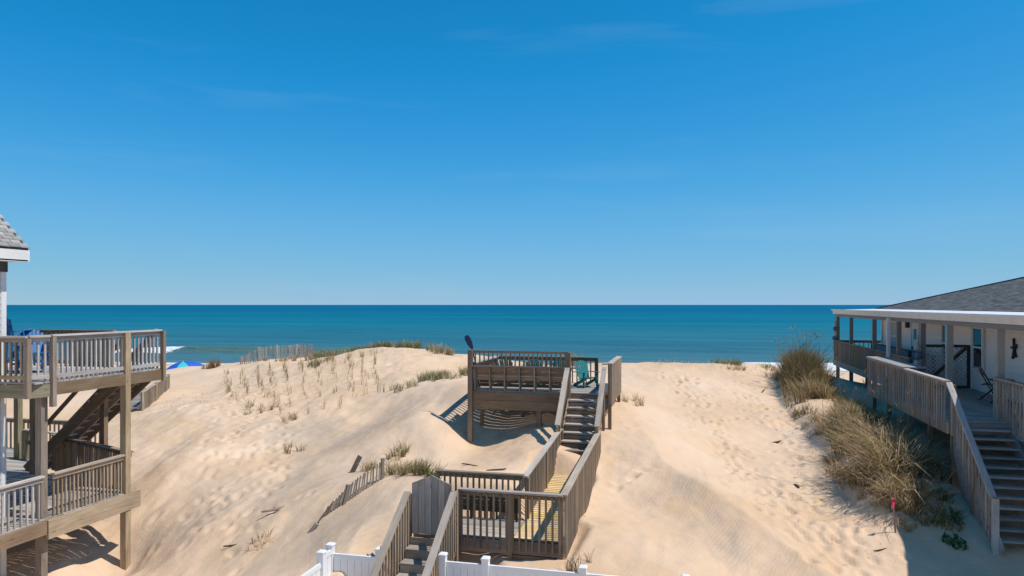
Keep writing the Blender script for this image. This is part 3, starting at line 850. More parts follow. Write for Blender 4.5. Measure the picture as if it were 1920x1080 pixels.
# near side: bench back with rails above
bx0, bx1 = DX0 + 0.09, -3.50
bb = beam(dk, 'bench_back', (bx0 - 0.12, DY0 - 0.02, DZ + 0.74), (bx1 + 0.30, DY0 - 0.02, DZ + 0.74), 0.16, 0.038, 'wood_grey', label='bench back of wide boards with open gaps')
for zc, hh in ((0.655, 0.13), (0.515, 0.135), (0.375, 0.13)):
    beam(bb, 'board', (bx0, DY0 + 0.05 + (0.74 - zc) * 0.12, DZ + zc), (bx1, DY0 + 0.05 + (0.74 - zc) * 0.12, DZ + zc), 0.035, hh, 'wood_brown')
for k in range(7):
    x_ = bx0 + 0.03 + (bx1 - bx0 - 0.06) * k / 6
    beam(bb, 'upright', (x_, DY0 + 0.02, DZ), (x_, DY0 + 0.0, DZ + 0.72), 0.04, 0.09, 'wood_grey', (0, 1, 0))
    beam(bb, 'brace', (x_ + 0.01, DY0 + 0.05, DZ + 0.06), (x_ + 0.06, DY0 + 0.36, DZ + 0.40), 0.04, 0.06, 'wood_grey')
for yy in (0.18, 0.34, 0.50, 0.66):
    beam(bb, 'seat_board', (bx0, DY0 + yy, DZ + 0.42), (bx1, DY0 + yy, DZ + 0.42), 0.14, 0.035, 'wood_floor')
for zc in (0.10, 0.225, 0.345):
    beam(bb, 'added_shade_board', (bx0, DY0 + 0.64, DZ + zc), (bx1 - 0.25, DY0 + 0.64, DZ + zc), 0.03, 0.095, 'wood_brown')  # boards added under the seat to darken the lit floor behind
tr = beam(dk, 'railing', (DX0, DY0 - 0.02, DZ + 1.18), (-3.43, DY0 - 0.02, DZ + 1.18), 0.05, 0.07, 'wood_brown', label='upper rail above the bench back')
nbal = 21
for k in range(nbal):
    x_ = DX0 + 0.12 + (2.99 - 0.22) * k / (nbal - 1)
    beam(tr, 'baluster', (x_, DY0 + 0.02, DZ + 0.765), (x_, DY0 + 0.02, DZ + 1.17), 0.036, 0.036, 'wood_brown', (0, 1, 0))
# far, left and right rails
railing(dk, (DX0 + 0.03, DY0 + 0.1, DZ), (DX0 + 0.03, DY1, DZ), 0.83, 0.15, 0.13, mat='wood_brown', side=1, cap='wood_pale', cap_w=0.19)
railing(dk, (DX0, DY1 - 0.02, DZ), (-2.92, DY1 - 0.02, DZ), 0.83, 0.12, 0.15, mat='wood_brown', side=-1, cap='wood_brown')
railing(dk, (DX1 + 0.06, DY0 - 0.02, DZ), (DX1 + 0.06, DY1 + 0.1, DZ), 0.88, 0.30, 0.105, mat='wood_grey', side=-1, bw=0.075, cap_w=0.16)
beam(dk, 'railing', (DX1 - 0.16, DY0 + 0.0, DZ + 0.872), (DX1 + 0.0, DY0 + 0.0, DZ + 0.872), 0.12, 0.036, 'wood_cap')
# steps down to the ramp
ns, rs_, rn_ = 8, 0.19, 0.265
for k in range(ns):
    zt = DZ - rs_ * (k + 1)
    yc = DY0 - 0.04 - rn_ * (k + 0.5)
    if zt < 3.3: break
    beam(dk, 'tread', (-3.36, yc, zt), (-2.46, yc, zt), 0.28, 0.042, 'wood_floor')
    beam(dk, 'tread', (-3.36, yc + rn_ / 2 + 0.03, zt + 0.085), (-2.46, yc + rn_ / 2 + 0.03, zt + 0.085), 0.03, 0.1, 'wood_brown')
for xs in (-3.45, -2.37):
    a = Vector((xs, DY0 - 0.06, DZ - 0.03)); b = Vector((xs, DY0 - 0.06 - rn_ * 6.4, DZ - 0.03 - rs_ * 6.4 - 0.18))
    beam(dk, 'stringer', a + Vector((0.05 if xs < -3 else -0.05, 0, -0.2)), b + Vector((0.05 if xs < -3 else -0.05, 0, -0.1)), 0.045, 0.27, 'wood_brown')
    c = beam(dk, 'railing', a + Z * 0.80, b + Z * 0.75, 0.14, 0.04, 'wood_cap', (0, 0, 1))
    beam(c, 'rail', a + Z * 0.72, b + Z * 0.67, 0.038, 0.12, 'wood_grey')
    beam(c, 'rail', a + Z * 0.36, b + Z * 0.31, 0.038, 0.12, 'wood_grey')
    post(dk, xs + (0.02 if xs < -3 else -0.02), DY0 - 0.12, 3.2, DZ + 0.72, 0.09, 'wood_grey')
    post(dk, xs + (0.02 if xs < -3 else -0.02), b.y + 0.1, 3.0, b.z + 0.74, 0.09, 'wood_grey')

# ------------------------------------------------------------------ chairs
def adirondack(name, label, cat, x, y, z, rz, mat, s=1.0, leg=0.0, group=None):
    """faces local -Y; leg adds height under the seat"""
    t = thing(name, label, cat, (x, y, z), group)
    T = Matrix.Translation((x, y, z)) @ Matrix.Rotation(rz, 4, 'Z') @ Matrix.Scale(s, 4)
    def p(a, b, c): return T @ Vector((a, b, c))
    Rt = Matrix.Rotation(rz, 3, 'Z')
    def u(a, b, c): return Rt @ Vector((a, b, c))
    H = leg
    sf, sb = 0.37 + H, 0.27 + H
    nsl = 7
    for k in range(nsl):                                   # fan of back slats
        c = (k - (nsl - 1) / 2)
        top = 0.93 + H - 0.012 * c * c
        beam(t, 'back_slat', p(c * 0.060, 0.16, sb + 0.02), p(c * 0.088, 0.42, top), 0.066 * s, 0.018 * s, mat, u(0, 1, 0.4))
    beam(t, 'back_rail', p(-0.23, 0.335, 0.62 + H), p(0.23, 0.335, 0.62 + H), 0.03 * s, 0.07 * s, mat, u(0, 0.4, 1))
    for k in range(5):
        f = k / 4
        yy = -0.30 + 0.46 * f; zz = sf - (sf - sb) * f
        beam(t, 'seat_slat', p(-0.25, yy, zz), p(0.25, yy, zz), 0.10 * s, 0.02 * s, mat, u(0, 0.2, 1))
    for sx in (-1, 1):
        beam(t, 'front_leg', p(sx * 0.28, -0.26, 0), p(sx * 0.28, -0.26, 0.53 + H), 0.10 * s, 0.03 * s, mat, u(1, 0, 0))
        beam(t, 'rear_leg', p(sx * 0.25, -0.30, sf - 0.04), p(sx * 0.25, 0.46, 0.02 + (H * 0.6)), 0.028 * s, 0.11 * s, mat, u(0, 0.3, 1))
        beam(t, 'arm', p(sx * 0.31, -0.34, 0.55 + H), p(sx * 0.30, 0.36, 0.53 + H), 0.13 * s, 0.022 * s, mat)
        if H > 0:
            beam(t, 'rear_leg', p(sx * 0.26, 0.36, 0), p(sx * 0.26, 0.34, 0.52 + H), 0.07 * s, 0.03 * s, mat, u(1, 0, 0))
            beam(t, 'stretcher', p(sx * 0.27, -0.24, 0.22), p(sx * 0.27, 0.34, 0.22), 0.025 * s, 0.05 * s, mat)
    if H > 0: beam(t, 'footrest', p(-0.27, -0.27, 0.26), p(0.27, -0.27, 0.26), 0.06 * s, 0.03 * s, mat)
    return t
G = 'teal chairs on the dune deck'
adirondack('lounge_chair', 'teal slatted chair at the right end of the dune deck, beside the stairs', 'chair', -3.12, 22.7, DZ, R(40), 'teal', 0.88, group=G)
adirondack('lounge_chair', 'teal slatted chair behind the bench back, third from the left on the dune deck', 'chair', -3.98, 23.0, DZ, R(186), 'teal', 0.92, group=G)
adirondack('lounge_chair', 'teal slatted chair behind the bench back, second from the left on the dune deck', 'chair', -4.78, 23.0, DZ, R(174), 'teal', 0.92, group=G)
adirondack('lounge_chair', 'teal slatted chair nearest the paddle end of the dune deck', 'chair', -5.75, 22.95, DZ, R(178), 'teal', 0.92, group=G)

# paddle standing at the corner post
t = thing('paddle', 'dark navy paddle with its blade up, leaning at the dune deck corner post', 'paddle', (-6.30, 21.2, DZ))
beam(t, 'shaft', (-6.20, 21.24, DZ + 0.02), (-6.42, 21.14, DZ + 1.28), 0.03, 0.03, 'navy')
pts = []
ax = Vector((-0.46, -0.08, 1)).normalized(); base = Vector((-6.42, 21.14, DZ + 1.24)); sd2 = Vector((1, 0.3, 0.46)).normalized()
for f, wd in ((0, 0.015), (0.15, 0.055), (0.45, 0.085), (0.8, 0.085), (1.0, 0.05)):
    pts.append((base + ax * f * 0.46, wd))
poly = [c + sd2 * w_ for c, w_ in pts] + [c - sd2 * w_ for c, w_ in reversed(pts)]
prism(t, 'blade', poly, (0, 0.03, 0), 'navy')

# ------------------------------------------------------------------ white vinyl fence
def fence_post(parent, x, y, zt, z0=0.9):
    o = block(parent, 'post', (x, y, (z0 + zt - 0.05) / 2), (0.127, 0.127, zt - 0.05 - z0), 'vinyl')
    a, b = 0.074, 0.05
    vs = [(x + sx * a, y + sy * a, zt - 0.05) for sx, sy in ((-1, -1), (1, -1), (1, 1), (-1, 1))] + [(x + sx * a, y + sy * a, zt - 0.02) for sx, sy in ((-1, -1), (1, -1), (1, 1), (-1, 1))] + [(x + sx * b, y + sy * b, zt) for sx, sy in ((-1, -1), (1, -1), (1, 1), (-1, 1))]
    fs = [(0, 3, 2, 1), (8, 9, 10, 11)] + [(i, (i + 1) % 4, 4 + (i + 1) % 4, 4 + i) for i in range(4)] + [(4 + i, 4 + (i + 1) % 4, 8 + (i + 1) % 4, 8 + i) for i in range(4)]
    solid(o, 'cap', vs, fs, 'vinyl')
def fence_panel(parent, a, b, zt, zb=1.0):
    a, b = Vector(a), Vector(b)
    d = (b - a).normalized()
    a2, b2 = a + d * 0.066, b - d * 0.066
    beam(parent, 'rail', (a2.x, a2.y, zt - 0.045), (b2.x, b2.y, zt - 0.045), 0.05, 0.09, 'vinyl')
    L = (b2 - a2).length
    n = max(1, round(L / 0.15))
    for k in range(n):
        c = a2 + d * (k + 0.5) * L / n
        h = zt - 0.09 - zb
        o = bpy.data.objects.new('board', box_mesh(L / n - 0.006, 0.024, h, M['vinyl']))
        link(o, parent, Matrix.Translation((c.x, c.y, zb + h / 2)) @ Matrix.Rotation(math.atan2(d.y, d.x), 4, 'Z'))
FY, FT = 12.62, 2.92
fl = thing('yard_fence', 'white vinyl privacy fence left of the gate steps, with a return towards the yard', 'fence', (-6.1, FY, 1.2))
for x_, y_ in ((-6.68, FY), (-5.66, FY), (-6.64, FY - 0.42), (-6.64, FY - 2.2), (-6.64, FY - 4.0)): fence_post(fl, x_, y_, FT)
fence_panel(fl, (-6.68, FY, 0), (-5.66, FY, 0), FT - 0.19)
fence_panel(fl, (-6.64, FY, 0), (-6.64, FY - 0.42, 0), FT - 0.10)
fence_panel(fl, (-6.64, FY - 0.42, 0), (-6.64, FY - 2.2, 0), FT - 0.22)
fence_panel(fl, (-6.64, FY - 2.2, 0), (-6.64, FY - 4.0, 0), FT - 0.22)
fr = thing('yard_fence', 'white vinyl privacy fence running right from the gate steps in front of the landing', 'fence', (-2.5, FY, 1.2))
fx = [-4.40, -3.58, -1.80, -0.04, 1.75, 3.5]
for x_ in fx: fence_post(fr, x_, FY, FT - 0.0 - 0.006 * (x_ + 4.4))
for a, b in zip(fx, fx[1:]): fence_panel(fr, (a, FY, 0), (b, FY, 0), FT - 0.15)

# ------------------------------------------------------------------ shingled roof slope
def shingles(parent, o, eu, ev, nu, nv, tab, expo, mat, clip=None, butt=0.020):
    """o: eave start, eu: unit along the eave, ev: unit up the slope"""
    o, eu, ev = Vector(o), Vector(eu), Vector(ev)
    nn = eu.cross(ev).normalized()
    if nn.z < 0: nn = -nn
    co, q, tone = [], [], []
    r = random.Random(3)
    for j in range(nv):
        for i in range(nu):
            u0 = (i + (0.5 if j % 2 else 0.0)) * tab; u1 = u0 + tab - 0.012
            v0 = j * expo + r.uniform(-0.006, 0.006); v1 = (j + 1) * expo + 0.03
            if clip and not clip(o + eu * (u0 + u1) / 2 + ev * (v0 + v1) / 2): continue
            k = len(co)
            h0 = butt * r.uniform(1.0, 1.3)
            for uu, vv, hh in ((u0, v0, h0), (u1, v0, h0), (u1, v1, 0.004), (u0, v1, 0.004), (u0, v0, 0.0), (u1, v0, 0.0)):
                co.append(o + eu * uu + ev * vv + nn * hh)
            q += [(k, k + 1, k + 2, k + 3), (k + 4, k + 5, k + 1, k), (k + 4, k, k + 3, k + 3)][:2]
            tone += [r.random()] * 6
    me = big_mesh('shingles', np.array([tuple(c) for c in co]), np.array(q), mat, {'tone': tone}, smooth=False)
    ob = bpy.data.objects.new('shingles', me)
    link(ob, parent, Matrix.Identity(4))
    tag(ob, kind='stuff')

# ------------------------------------------------------------------ left beach house
HX, HY = -14.2, 12.5
lh = thing('beach_house', 'white-sided beach house with a light grey shingle roof beside the two-storey deck', 'house', (-18, 6, 1.0))
wl_ = solid(lh, 'wall', [(HX - 8, -6, 0.6), (HX, -6, 0.6), (HX, HY, 0.6), (HX - 8, HY, 0.6), (HX - 8, -6, 8.55), (HX, -6, 8.55), (HX, HY, 8.55), (HX - 8, HY, 8.55)],
            [(0, 1, 5, 4), (1, 2, 6, 5), (2, 3, 7, 6), (3, 0, 4, 7), (4, 5, 6, 7)], 'siding')
nbd = int((8.5 - 1.0) / 0.145)
for k in range(nbd):
    z_ = 1.0 + 0.145 * (k + 0.5)
    beam(wl_, 'siding_board', (HX + 0.012, 5.0, z_), (HX + 0.012, HY - 0.10, z_), 0.014, 0.150, 'siding', Vector((-0.10, 0, 1)))
    beam(wl_, 'siding_board', (HX - 8.0, HY + 0.012, z_), (HX - 0.10, HY + 0.012, z_), 0.014, 0.150, 'siding', Vector((0, -0.10, 1)))
block(lh, 'corner_trim', (HX - 0.03, HY - 0.03, 4.75), (0.12, 0.12, 7.6), 'trim')
EXL, EYL, EZL = HX + 0.36, HY + 0.20, 8.52
rf = prism(lh, 'roof', [(EXL, EYL, EZL), (EXL - 4.4, EYL, EZL + 4.2), (EXL - 8.8, EYL, EZL)], (0, -20, 0), 'trim')
sl_ = Vector((-4.4, 0, 4.2)).normalized()
prism(rf, 'roof_deck', [(EXL + 0.03, EYL + 0.03, EZL + 0.205), (EXL - 4.4, EYL + 0.03, EZL + 4.40), (EXL - 4.4, EYL + 0.03, EZL + 4.22), (EXL + 0.03, EYL + 0.03, EZL + 0.03)], (0, -20, 0), 'dark_trim')
shingles(rf, (EXL + 0.06, EYL + 0.05, EZL + 0.21), (0, -1, 0), sl_, 42, 26, 0.24, 0.118, 'shingle_l', None, 0.012)
prism(rf, 'fascia', [(EXL + 0.03, EYL + 0.04, EZL - 0.08), (EXL + 0.03, EYL + 0.04, EZL + 0.16), (EXL + 0.06, EYL + 0.04, EZL + 0.16), (EXL + 0.06, EYL + 0.04, EZL - 0.08)], (0, -18, 0), 'trim')
prism(rf, 'soffit', [(HX, EYL, EZL - 0.09), (EXL + 0.06, EYL, EZL - 0.09), (EXL + 0.06, EYL, EZL - 0.05), (HX, EYL, EZL - 0.05)], (0, -18, 0), 'trim')
block(rf, 'frieze_board', (HX + 0.02, HY - 4, EZL - 0.20), (0.05, 8.1, 0.22), 'dark_trim')

# ------------------------------------------------------------------ left two-storey deck
UZ, LWZ = 5.86, 2.92
QX = -13.15
ld = thing('house_deck', 'two-storey weathered timber deck with railings beside the white house', 'deck', (-14.5, 14.5, 1.2))
floor_boards(ld, -17.2, QX, HY + 0.02, 16.0, UZ, 'X', mat='wood_pale', gap=0.012)
floor_boards(ld, HX + 0.03, QX, 12.28, HY + 0.0, UZ, 'X', mat='wood_pale')
beam(ld, 'rim_board', (QX + 0.02, 12.66, UZ - 0.17), (QX + 0.02, 16.05, UZ - 0.17), 0.045, 0.27, 'wood_brown')
beam(ld, 'rim_board', (HX + 0.02, 12.25, UZ - 0.19), (QX - 0.16, 12.25, UZ - 0.19), 0.045, 0.28, 'wood_green')
beam(ld, 'rim_board', (QX - 0.14, 12.26, UZ - 0.19), (QX + 0.01, 12.64, UZ - 0.19), 0.045, 0.28, 'wood_green')
beam(ld, 'rim_board', (-17.2, 16.03, UZ - 0.17), (QX, 16.03, UZ - 0.17), 0.045, 0.26, 'wood_brown')
for xx in np.arange(-16.8, QX, 0.6):
    beam(ld, 'joist', (xx, HY + 0.1, UZ - 0.14), (xx, 15.98, UZ - 0.14), 0.04, 0.19, 'wood_brown')
railing(ld, (QX - 0.02, 12.68, UZ), (QX - 0.02, 16.0, UZ), 0.98, 0.02, 0.13, mat='wood_pale', cap='wood_pale', bottom=True, side=1)
railing(ld, (HX + 0.04, 12.27, UZ), (QX - 0.16, 12.27, UZ), 0.96, 0.02, 0.13, mat='wood_grey', cap='wood_pale', bottom=True, side=1)
railing(ld, (QX - 0.15, 12.27, UZ), (QX - 0.02, 12.66, UZ), 0.97, 0.02, 0.13, mat='wood_pale', cap='wood_pale', bottom=True, side=1)
railing(ld, (-17.2, 15.98, UZ), (-14.55, 15.98, UZ), 0.95, 0.02, 0.14, mat='wood_grey', cap='wood_grey', bottom=True, side=-1)
for x_, y_, z0, z1 in ((QX, 14.82, 0.2, UZ + 0.97), (QX + 0.0, 16.02, UZ - 0.32, UZ + 0.97), (QX - 0.02, 12.70, UZ - 0.55, UZ + 0.95), (QX - 0.17, 12.22, UZ - 0.33, UZ + 0.93)):
    post(ld, x_ + (-0.03 if z0 < 1 else 0.05), y_, z0, z1, 0.165 if z0 < 1 else 0.10, 'wood_grey')
post(ld, -13.35, 12.63, 0.3, UZ - 0.3, 0.16, 'wood_grey')
post(ld, -15.2, 16.3, 0.8, UZ - 0.3, 0.14, 'wood_brown')
post(ld, -17.1, 15.9, 0.8, UZ - 0.3, 0.14, 'wood_brown')
post(ld, -13.6, 9.6, 0.3, LWZ - 0.1, 0.15, 'wood_green')
post(ld, -14.9, 15.95, 0.3, LWZ - 0.1, 0.14, 'wood_green')
post(ld, -16.4, 15.9, 0.8, LWZ - 0.1, 0.13, 'wood_green')
# lower deck
floor_boards(ld, HX + 0.05, QX, 7.5, 13.0, LWZ, 'X', mat='wood_floor')
floor_boards(ld, -22.0, QX, 13.0, 15.05, LWZ, 'X', mat='wood_floor')
floor_boards(ld, -22.0, -17.3, 15.06, 18.6, LWZ, 'X', mat='wood_floor')
floor_boards(ld, -17.29, -15.2, 15.06, 16.0, LWZ, 'X', mat='wood_floor')
beam(ld, 'rim_board', (QX + 0.04, 12.55, LWZ - 0.22), (QX + 0.04, 15.20, LWZ - 0.22), 0.07, 0.40, 'wood_grey')
beam(ld, 'rim_board', (QX + 0.02, 7.5, LWZ - 0.16), (QX + 0.02, 12.54, LWZ - 0.16), 0.05, 0.30, 'wood_brown', label='orange-brown stained rim board')
beam(ld, 'rim_board', (QX - 0.12, 15.10, LWZ - 0.2), (-17.2, 16.7, LWZ - 0.2), 0.05, 0.32, 'wood_brown')
railing(ld, (QX - 0.02, 12.74, LWZ), (QX - 0.02, 14.76, LWZ), 0.93, 0.0, 0.105, mat='wood_grey', cap='wood_cap', side=1, cap_w=0.12)
railing(ld, (QX - 0.02, 7.6, LWZ), (QX - 0.02, 12.50, LWZ), 0.93, 0.0, 0.14, mat='wood_pale', cap='wood_pale', side=1, cap_w=0.12)
railing(ld, (QX - 0.1, 15.08, LWZ), (-17.2, 16.6, LWZ), 0.93, 0.05, 0.12, mat='wood_brown', cap='wood_brown', side=1)
railing(ld, (-22.0, 18.6, LWZ), (-17.4, 18.6, LWZ), 0.93, 0.05, 0.17, mat='wood_grey', cap='wood_grey', side=-1)
post(ld, -19.3, 17.4, 0.8, UZ - 0.6, 0.16, 'wood_green')
post(ld, -18.9, 17.3, 0.8, LWZ + 0.85, 0.16, 'wood_green')
beam(ld, 'railing', (-18.95, 17.3, LWZ + 0.88), (-17.3, 17.0, LWZ + 0.88), 0.14, 0.038, 'wood_cap')
# flight between the two levels
n_ = 14
for k in range(n_):
    f = (k + 0.5) / n_
    xt, zt = -14.45 - 3.1 * f, UZ - (UZ - LWZ) * (k + 1) / (n_ + 1)
    beam(ld, 'tread', (xt, 16.15, zt), (xt, 17.25, zt), 0.27, 0.04, 'wood_floor')
for ys in (16.13, 16.7, 17.27):
    beam(ld, 'stringer', (-14.4, ys, UZ - 0.22), (-17.6, ys, LWZ + 0.02), 0.05, 0.28, 'wood_brown')
railing(ld, (-14.4, 17.32, UZ), (-17.5, 17.32, LWZ + 0.1), 0.95, 0.10, 0.13, mat='wood_grey', cap='wood_brown', side=1)
beam(ld, 'railing', (-14.4, 16.12, UZ + 0.75), (-17.5, 16.12, LWZ + 0.75), 0.05, 0.10, 'wood_brown')
# walkway going out over the sand behind the deck
wk = thing('beach_walkway', 'half-buried weathered walkway rail on the sand behind the two-storey deck', 'railing', (-22.4, 26.5, 3.5))
wa, wb = Vector((-21.9, 25.2, 3.30)), Vector((-23.9, 29.2, 3.62))
railing(wk, wa, wb, 0.55, 0.20, 0.17, mat='wood_grey', cap='wood_grey', side=-1, bw=0.07)
for f in (0.0, 0.5, 1.0):
    q = wa.lerp(wb, f)
    post(wk, q.x + 0.05, q.y, q.z - 0.8, q.z + 0.60, 0.09, 'wood_grey')
for k in range(26):
    q = wa.lerp(wb, k / 25)
    beam(wk, 'plank', (q.x - 1.0, q.y - 0.5, q.z - 0.05), (q.x - 0.05, q.y, q.z - 0.05), 0.14, 0.035, 'wood_floor')
adirondack('tall_chair', 'tall royal blue slatted chair against the white house corner', 'chair', -15.85, 14.1, UZ, R(195), 'blue', 1.0, 0.48, group='blue chairs on the upper deck')
adirondack('tall_chair', 'lower blue slatted chair seen through the upper deck railing', 'chair', -15.25, 14.2, UZ, R(60), 'blue', 1.0, 0.12, group='blue chairs on the upper deck')

for o in [lh, ld] + [q for q in bpy.data.objects if q.name.startswith('tall_chair')]:
    o.location.x -= 0.15

# ------------------------------------------------------------------ right beach house with porch
PZ = 4.70
WX_ = 9.20
rh = thing('beach_house', 'single-storey beach house with pale siding, deep porch and low dark shingle roof', 'house', (11, 28, 3.0))
wr = solid(rh, 'wall', [(WX_, 4, 3.4), (18, 4, 3.4), (18, 38.2, 3.4), (WX_, 38.2, 3.4), (WX_, 4, 7.3), (18, 4, 7.3), (18, 38.2, 7.3), (WX_, 38.2, 7.3)],
           [(0, 4, 5, 1), (1, 5, 6, 2), (2, 6, 7, 3), (3, 7, 4, 0), (4, 7, 6, 5)], 'siding_r')
k = 0
z_ = PZ
while z_ < 7.2:
    beam(wr, 'siding_board', (WX_ - 0.012, 16.0, z_ + 0.1), (WX_ - 0.012, 38.1, z_ + 0.1), 0.024, 0.184, 'siding_r', Vector((0.14, 0, 1)))
    z_ += 0.2
block(rh, 'corner_trim', (WX_ - 0.02, 38.2, 5.95), (0.14, 0.12, 2.6), 'trim')

def window(parent, y0, y1, z0, z1, curtain=False):
    x = WX_ - 0.05
    w = block(parent, 'window', (x, (y0 + y1) / 2, (z0 + z1) / 2), (0.03, y1 - y0 - 0.14, z1 - z0 - 0.14), 'curtain' if curtain else 'glass')
    for y_ in (y0, y1): block(w, 'frame', (x - 0.02, y_, (z0 + z1) / 2), (0.07, 0.10, z1 - z0 + 0.10), 'trim')
    block(w, 'sill', (x - 0.03, (y0 + y1) / 2, z0 - 0.01), (0.10, y1 - y0 - 0.104, 0.09), 'trim')
    block(w, 'frame', (x - 0.018, (y0 + y1) / 2, z1 + 0.01), (0.075, y1 - y0 - 0.104, 0.09), 'trim')
    block(w, 'sash_bar', (x - 0.012, (y0 + y1) / 2, (z0 + z1) / 2 + 0.02), (0.05, y1 - y0 - 0.104, 0.06), 'trim')
    for y_ in (y0 + 0.075, y1 - 0.075): block(w, 'sash', (x - 0.01, y_, (z0 + z1) / 2), (0.04, 0.05, z1 - z0 - 0.09), 'trim')
window(rh, 25.85, 26.75, 5.42, 6.78)
window(rh, 35.2, 36.6, 5.35, 6.75, True)
window(rh, 29.0, 29.7, 5.35, 6.80)
window(rh, 21.0, 22.0, 5.42, 6.78)
dr = block(rh, 'door', (WX_ - 0.05, 32.9, PZ + 1.05), (0.05, 0.86, 2.02), 'trim')
for y_ in (32.42, 33.38): block(dr, 'frame', (WX_ - 0.06, y_, PZ + 1.08), (0.09, 0.10, 2.16), 'trim')
block(dr, 'frame', (WX_ - 0.058, 32.9, PZ + 2.14), (0.085, 0.86, 0.10), 'trim')
block(dr, 'pane', (WX_ - 0.082, 32.9, PZ + 1.58), (0.02, 0.34, 0.42), 'glass')
block(dr, 'handle', (WX_ - 0.10, 33.22, PZ + 1.0), (0.05, 0.05, 0.12), 'black')
lt = block(rh, 'wall_lamp', (WX_ - 0.10, 33.9, PZ + 1.95), (0.14, 0.16, 0.26), 'dark_trim')
block(lt, 'shade', (WX_ - 0.10, 33.9, PZ + 2.10), (0.18, 0.20, 0.05), 'black')

# roof: flat white porch roof round a low hipped shingle roof
EX, EYF = 7.42, 40.9
RZ = 7.20
pr_ = solid(rh, 'porch_roof', [(EX, 4, RZ), (EX, EYF, RZ), (16, EYF, RZ), (16, 4, RZ), (EX, 4, RZ + 0.04), (EX, EYF, RZ + 0.04), (16, EYF, RZ + 0.04), (16, 4, RZ + 0.04), (9.05, 4, RZ + 0.10), (9.05, 38.6, RZ + 0.10), (16, 38.6, RZ + 0.10)],
            [(0, 1, 2, 3), (0, 4, 5, 1), (1, 5, 6, 2), (4, 8, 9, 5), (5, 9, 10, 6), (0, 3, 7, 4)], 'membrane')
beam(pr_, 'fascia', (EX + 0.02, 4, RZ - 0.085), (EX + 0.02, EYF, RZ - 0.085), 0.045, 0.16, 'fascia')
beam(pr_, 'fascia', (EX, EYF - 0.02, RZ - 0.085), (16, EYF - 0.02, RZ - 0.085), 0.045, 0.19, 'fascia')
beam(pr_, 'gutter', (EX - 0.04, 4, RZ + 0.03), (EX - 0.04, EYF + 0.03, RZ + 0.03), 0.10, 0.07, 'trim')
beam(pr_, 'header_beam', (7.58, 4, RZ - 0.16), (7.58, EYF - 0.3, RZ - 0.16), 0.14, 0.30, 'post_grey')
solid(pr_, 'soffit', [(EX + 0.05, 4, RZ - 0.03), (EX + 0.05, EYF - 0.05, RZ - 0.03), (WX_, EYF - 0.05, RZ - 0.03), (WX_, 4, RZ - 0.03)], [(0, 3, 2, 1)], 'trim')
rg = Vector((13.2, 33.2, 8.58))
ec = Vector((9.0, 38.6, RZ + 0.09))
rr_ = solid(rh, 'roof', [tuple(ec), (9.0, 4, RZ + 0.09), (13.2, 4, 8.58), tuple(rg), (17.4, 38.6, RZ + 0.09), (17.4, 4, RZ + 0.09)],
            [(0, 3, 2, 1), (0, 4, 3), (4, 5, 2, 3)], 'dark_trim')
evv = Vector((4.2, 0, 8.58 - RZ - 0.09)).normalized()
def hip_clip(p): return p.y < 38.6 - (p.x - 9.0) * (5.4 / 4.2) + 0.1 and p.x < 13.2
shingles(rr_, (8.97, 38.6, RZ + 0.10), (0, -1, 0), evv, 78, 31, 0.30, 0.145, 'shingle_r', hip_clip, 0.007)
beam(rr_, 'hip_cap', ec + Vector((0, 0, 0.03)), rg + Vector((0, 0, 0.03)), 0.24, 0.03, 'dark_trim')
beam(rr_, 'ridge_cap', rg + Vector((0, 0, 0.03)), (13.2, 10, 8.61), 0.24, 0.03, 'dark_trim')

# porch floor, posts and railings
pd = thing('porch_deck', 'grey plank porch and side deck with railing and stairs along the right house', 'porch', (8, 28, 2.6))
floor_boards(pd, 7.40, WX_ - 0.02, 16.5, 40.5, PZ, 'Y', mat='wood_floor')
floor_boards(pd, 9.2, 14.0, 38.25, 40.5, PZ, 'X', mat='wood_floor')
floor_boards(pd, 6.14, 7.39, 19.45, 27.3, PZ, 'X', mat='wood_floor')
beam(pd, 'rim_board', (7.38, 27.35, PZ - 0.18), (7.38, 40.5, PZ - 0.18), 0.05, 0.28, 'wood_cap')
beam(pd, 'rim_board', (6.12, 19.4, PZ - 0.18), (6.12, 27.3, PZ - 0.18), 0.05, 0.28, 'wood_ramp')
beam(pd, 'rim_board', (6.12, 19.42, PZ - 0.18), (7.42, 19.42, PZ - 0.18), 0.05, 0.28, 'wood_stair')
beam(pd, 'rim_board', (7.42, 16.5, PZ - 0.18), (7.42, 19.4, PZ - 0.18), 0.05, 0.28, 'wood_stair')
for y_, mt in ((40.45, 'post_grey'), (37.3, 'post_grey'), (32.9, 'post_grey'), (29.3, 'post_grey'), (26.5, 'post_grey'), (24.0, 'post_olive'), (20.4, 'post_olive'), (16.8, 'post_olive')):
    post(pd, 7.58, y_, PZ - 0.35 if y_ < 28 else 2.8, RZ - 0.315, 0.15 if mt == 'post_grey' else 0.17, mt)
post(pd, 7.34, 29.75, PZ + 0.1, RZ - 0.2, 0.11, 'trim', 'downspout')
post(pd, 11.0, 40.45, 2.5, RZ - 0.3, 0.15, 'post_grey')
for y_ in (34.5, 31.0, 28.0): post(pd, 7.7, y_, 2.8, PZ - 0.04, 0.2, 'wood_brown', 'pile')
for y_ in (27.1, 25.2, 23.0, 21.2, 19.5): post(pd, 6.25, y_, ground(6.25, y_) - 0.3, PZ + 0.86, 0.11, 'wood_brown')
railing(pd, (7.44, 27.4, PZ), (7.44, 40.4, PZ), 0.95, 0.15, 0.12, mat='wood_brown', cap='wood_grey', side=1, bw=0.075, cap_w=0.10)
railing(pd, (7.6, 40.4, PZ), (13.8, 40.4, PZ), 0.95, 0.05, 0.22, mat='wood_brown', cap='wood_brown', side=1)
railing(pd, (6.10, 22.9, PZ), (6.10, 27.3, PZ), 0.95, 0.30, 0.20, mat='wood_ramp', cap='wood_cap', side=1, bw=0.03)
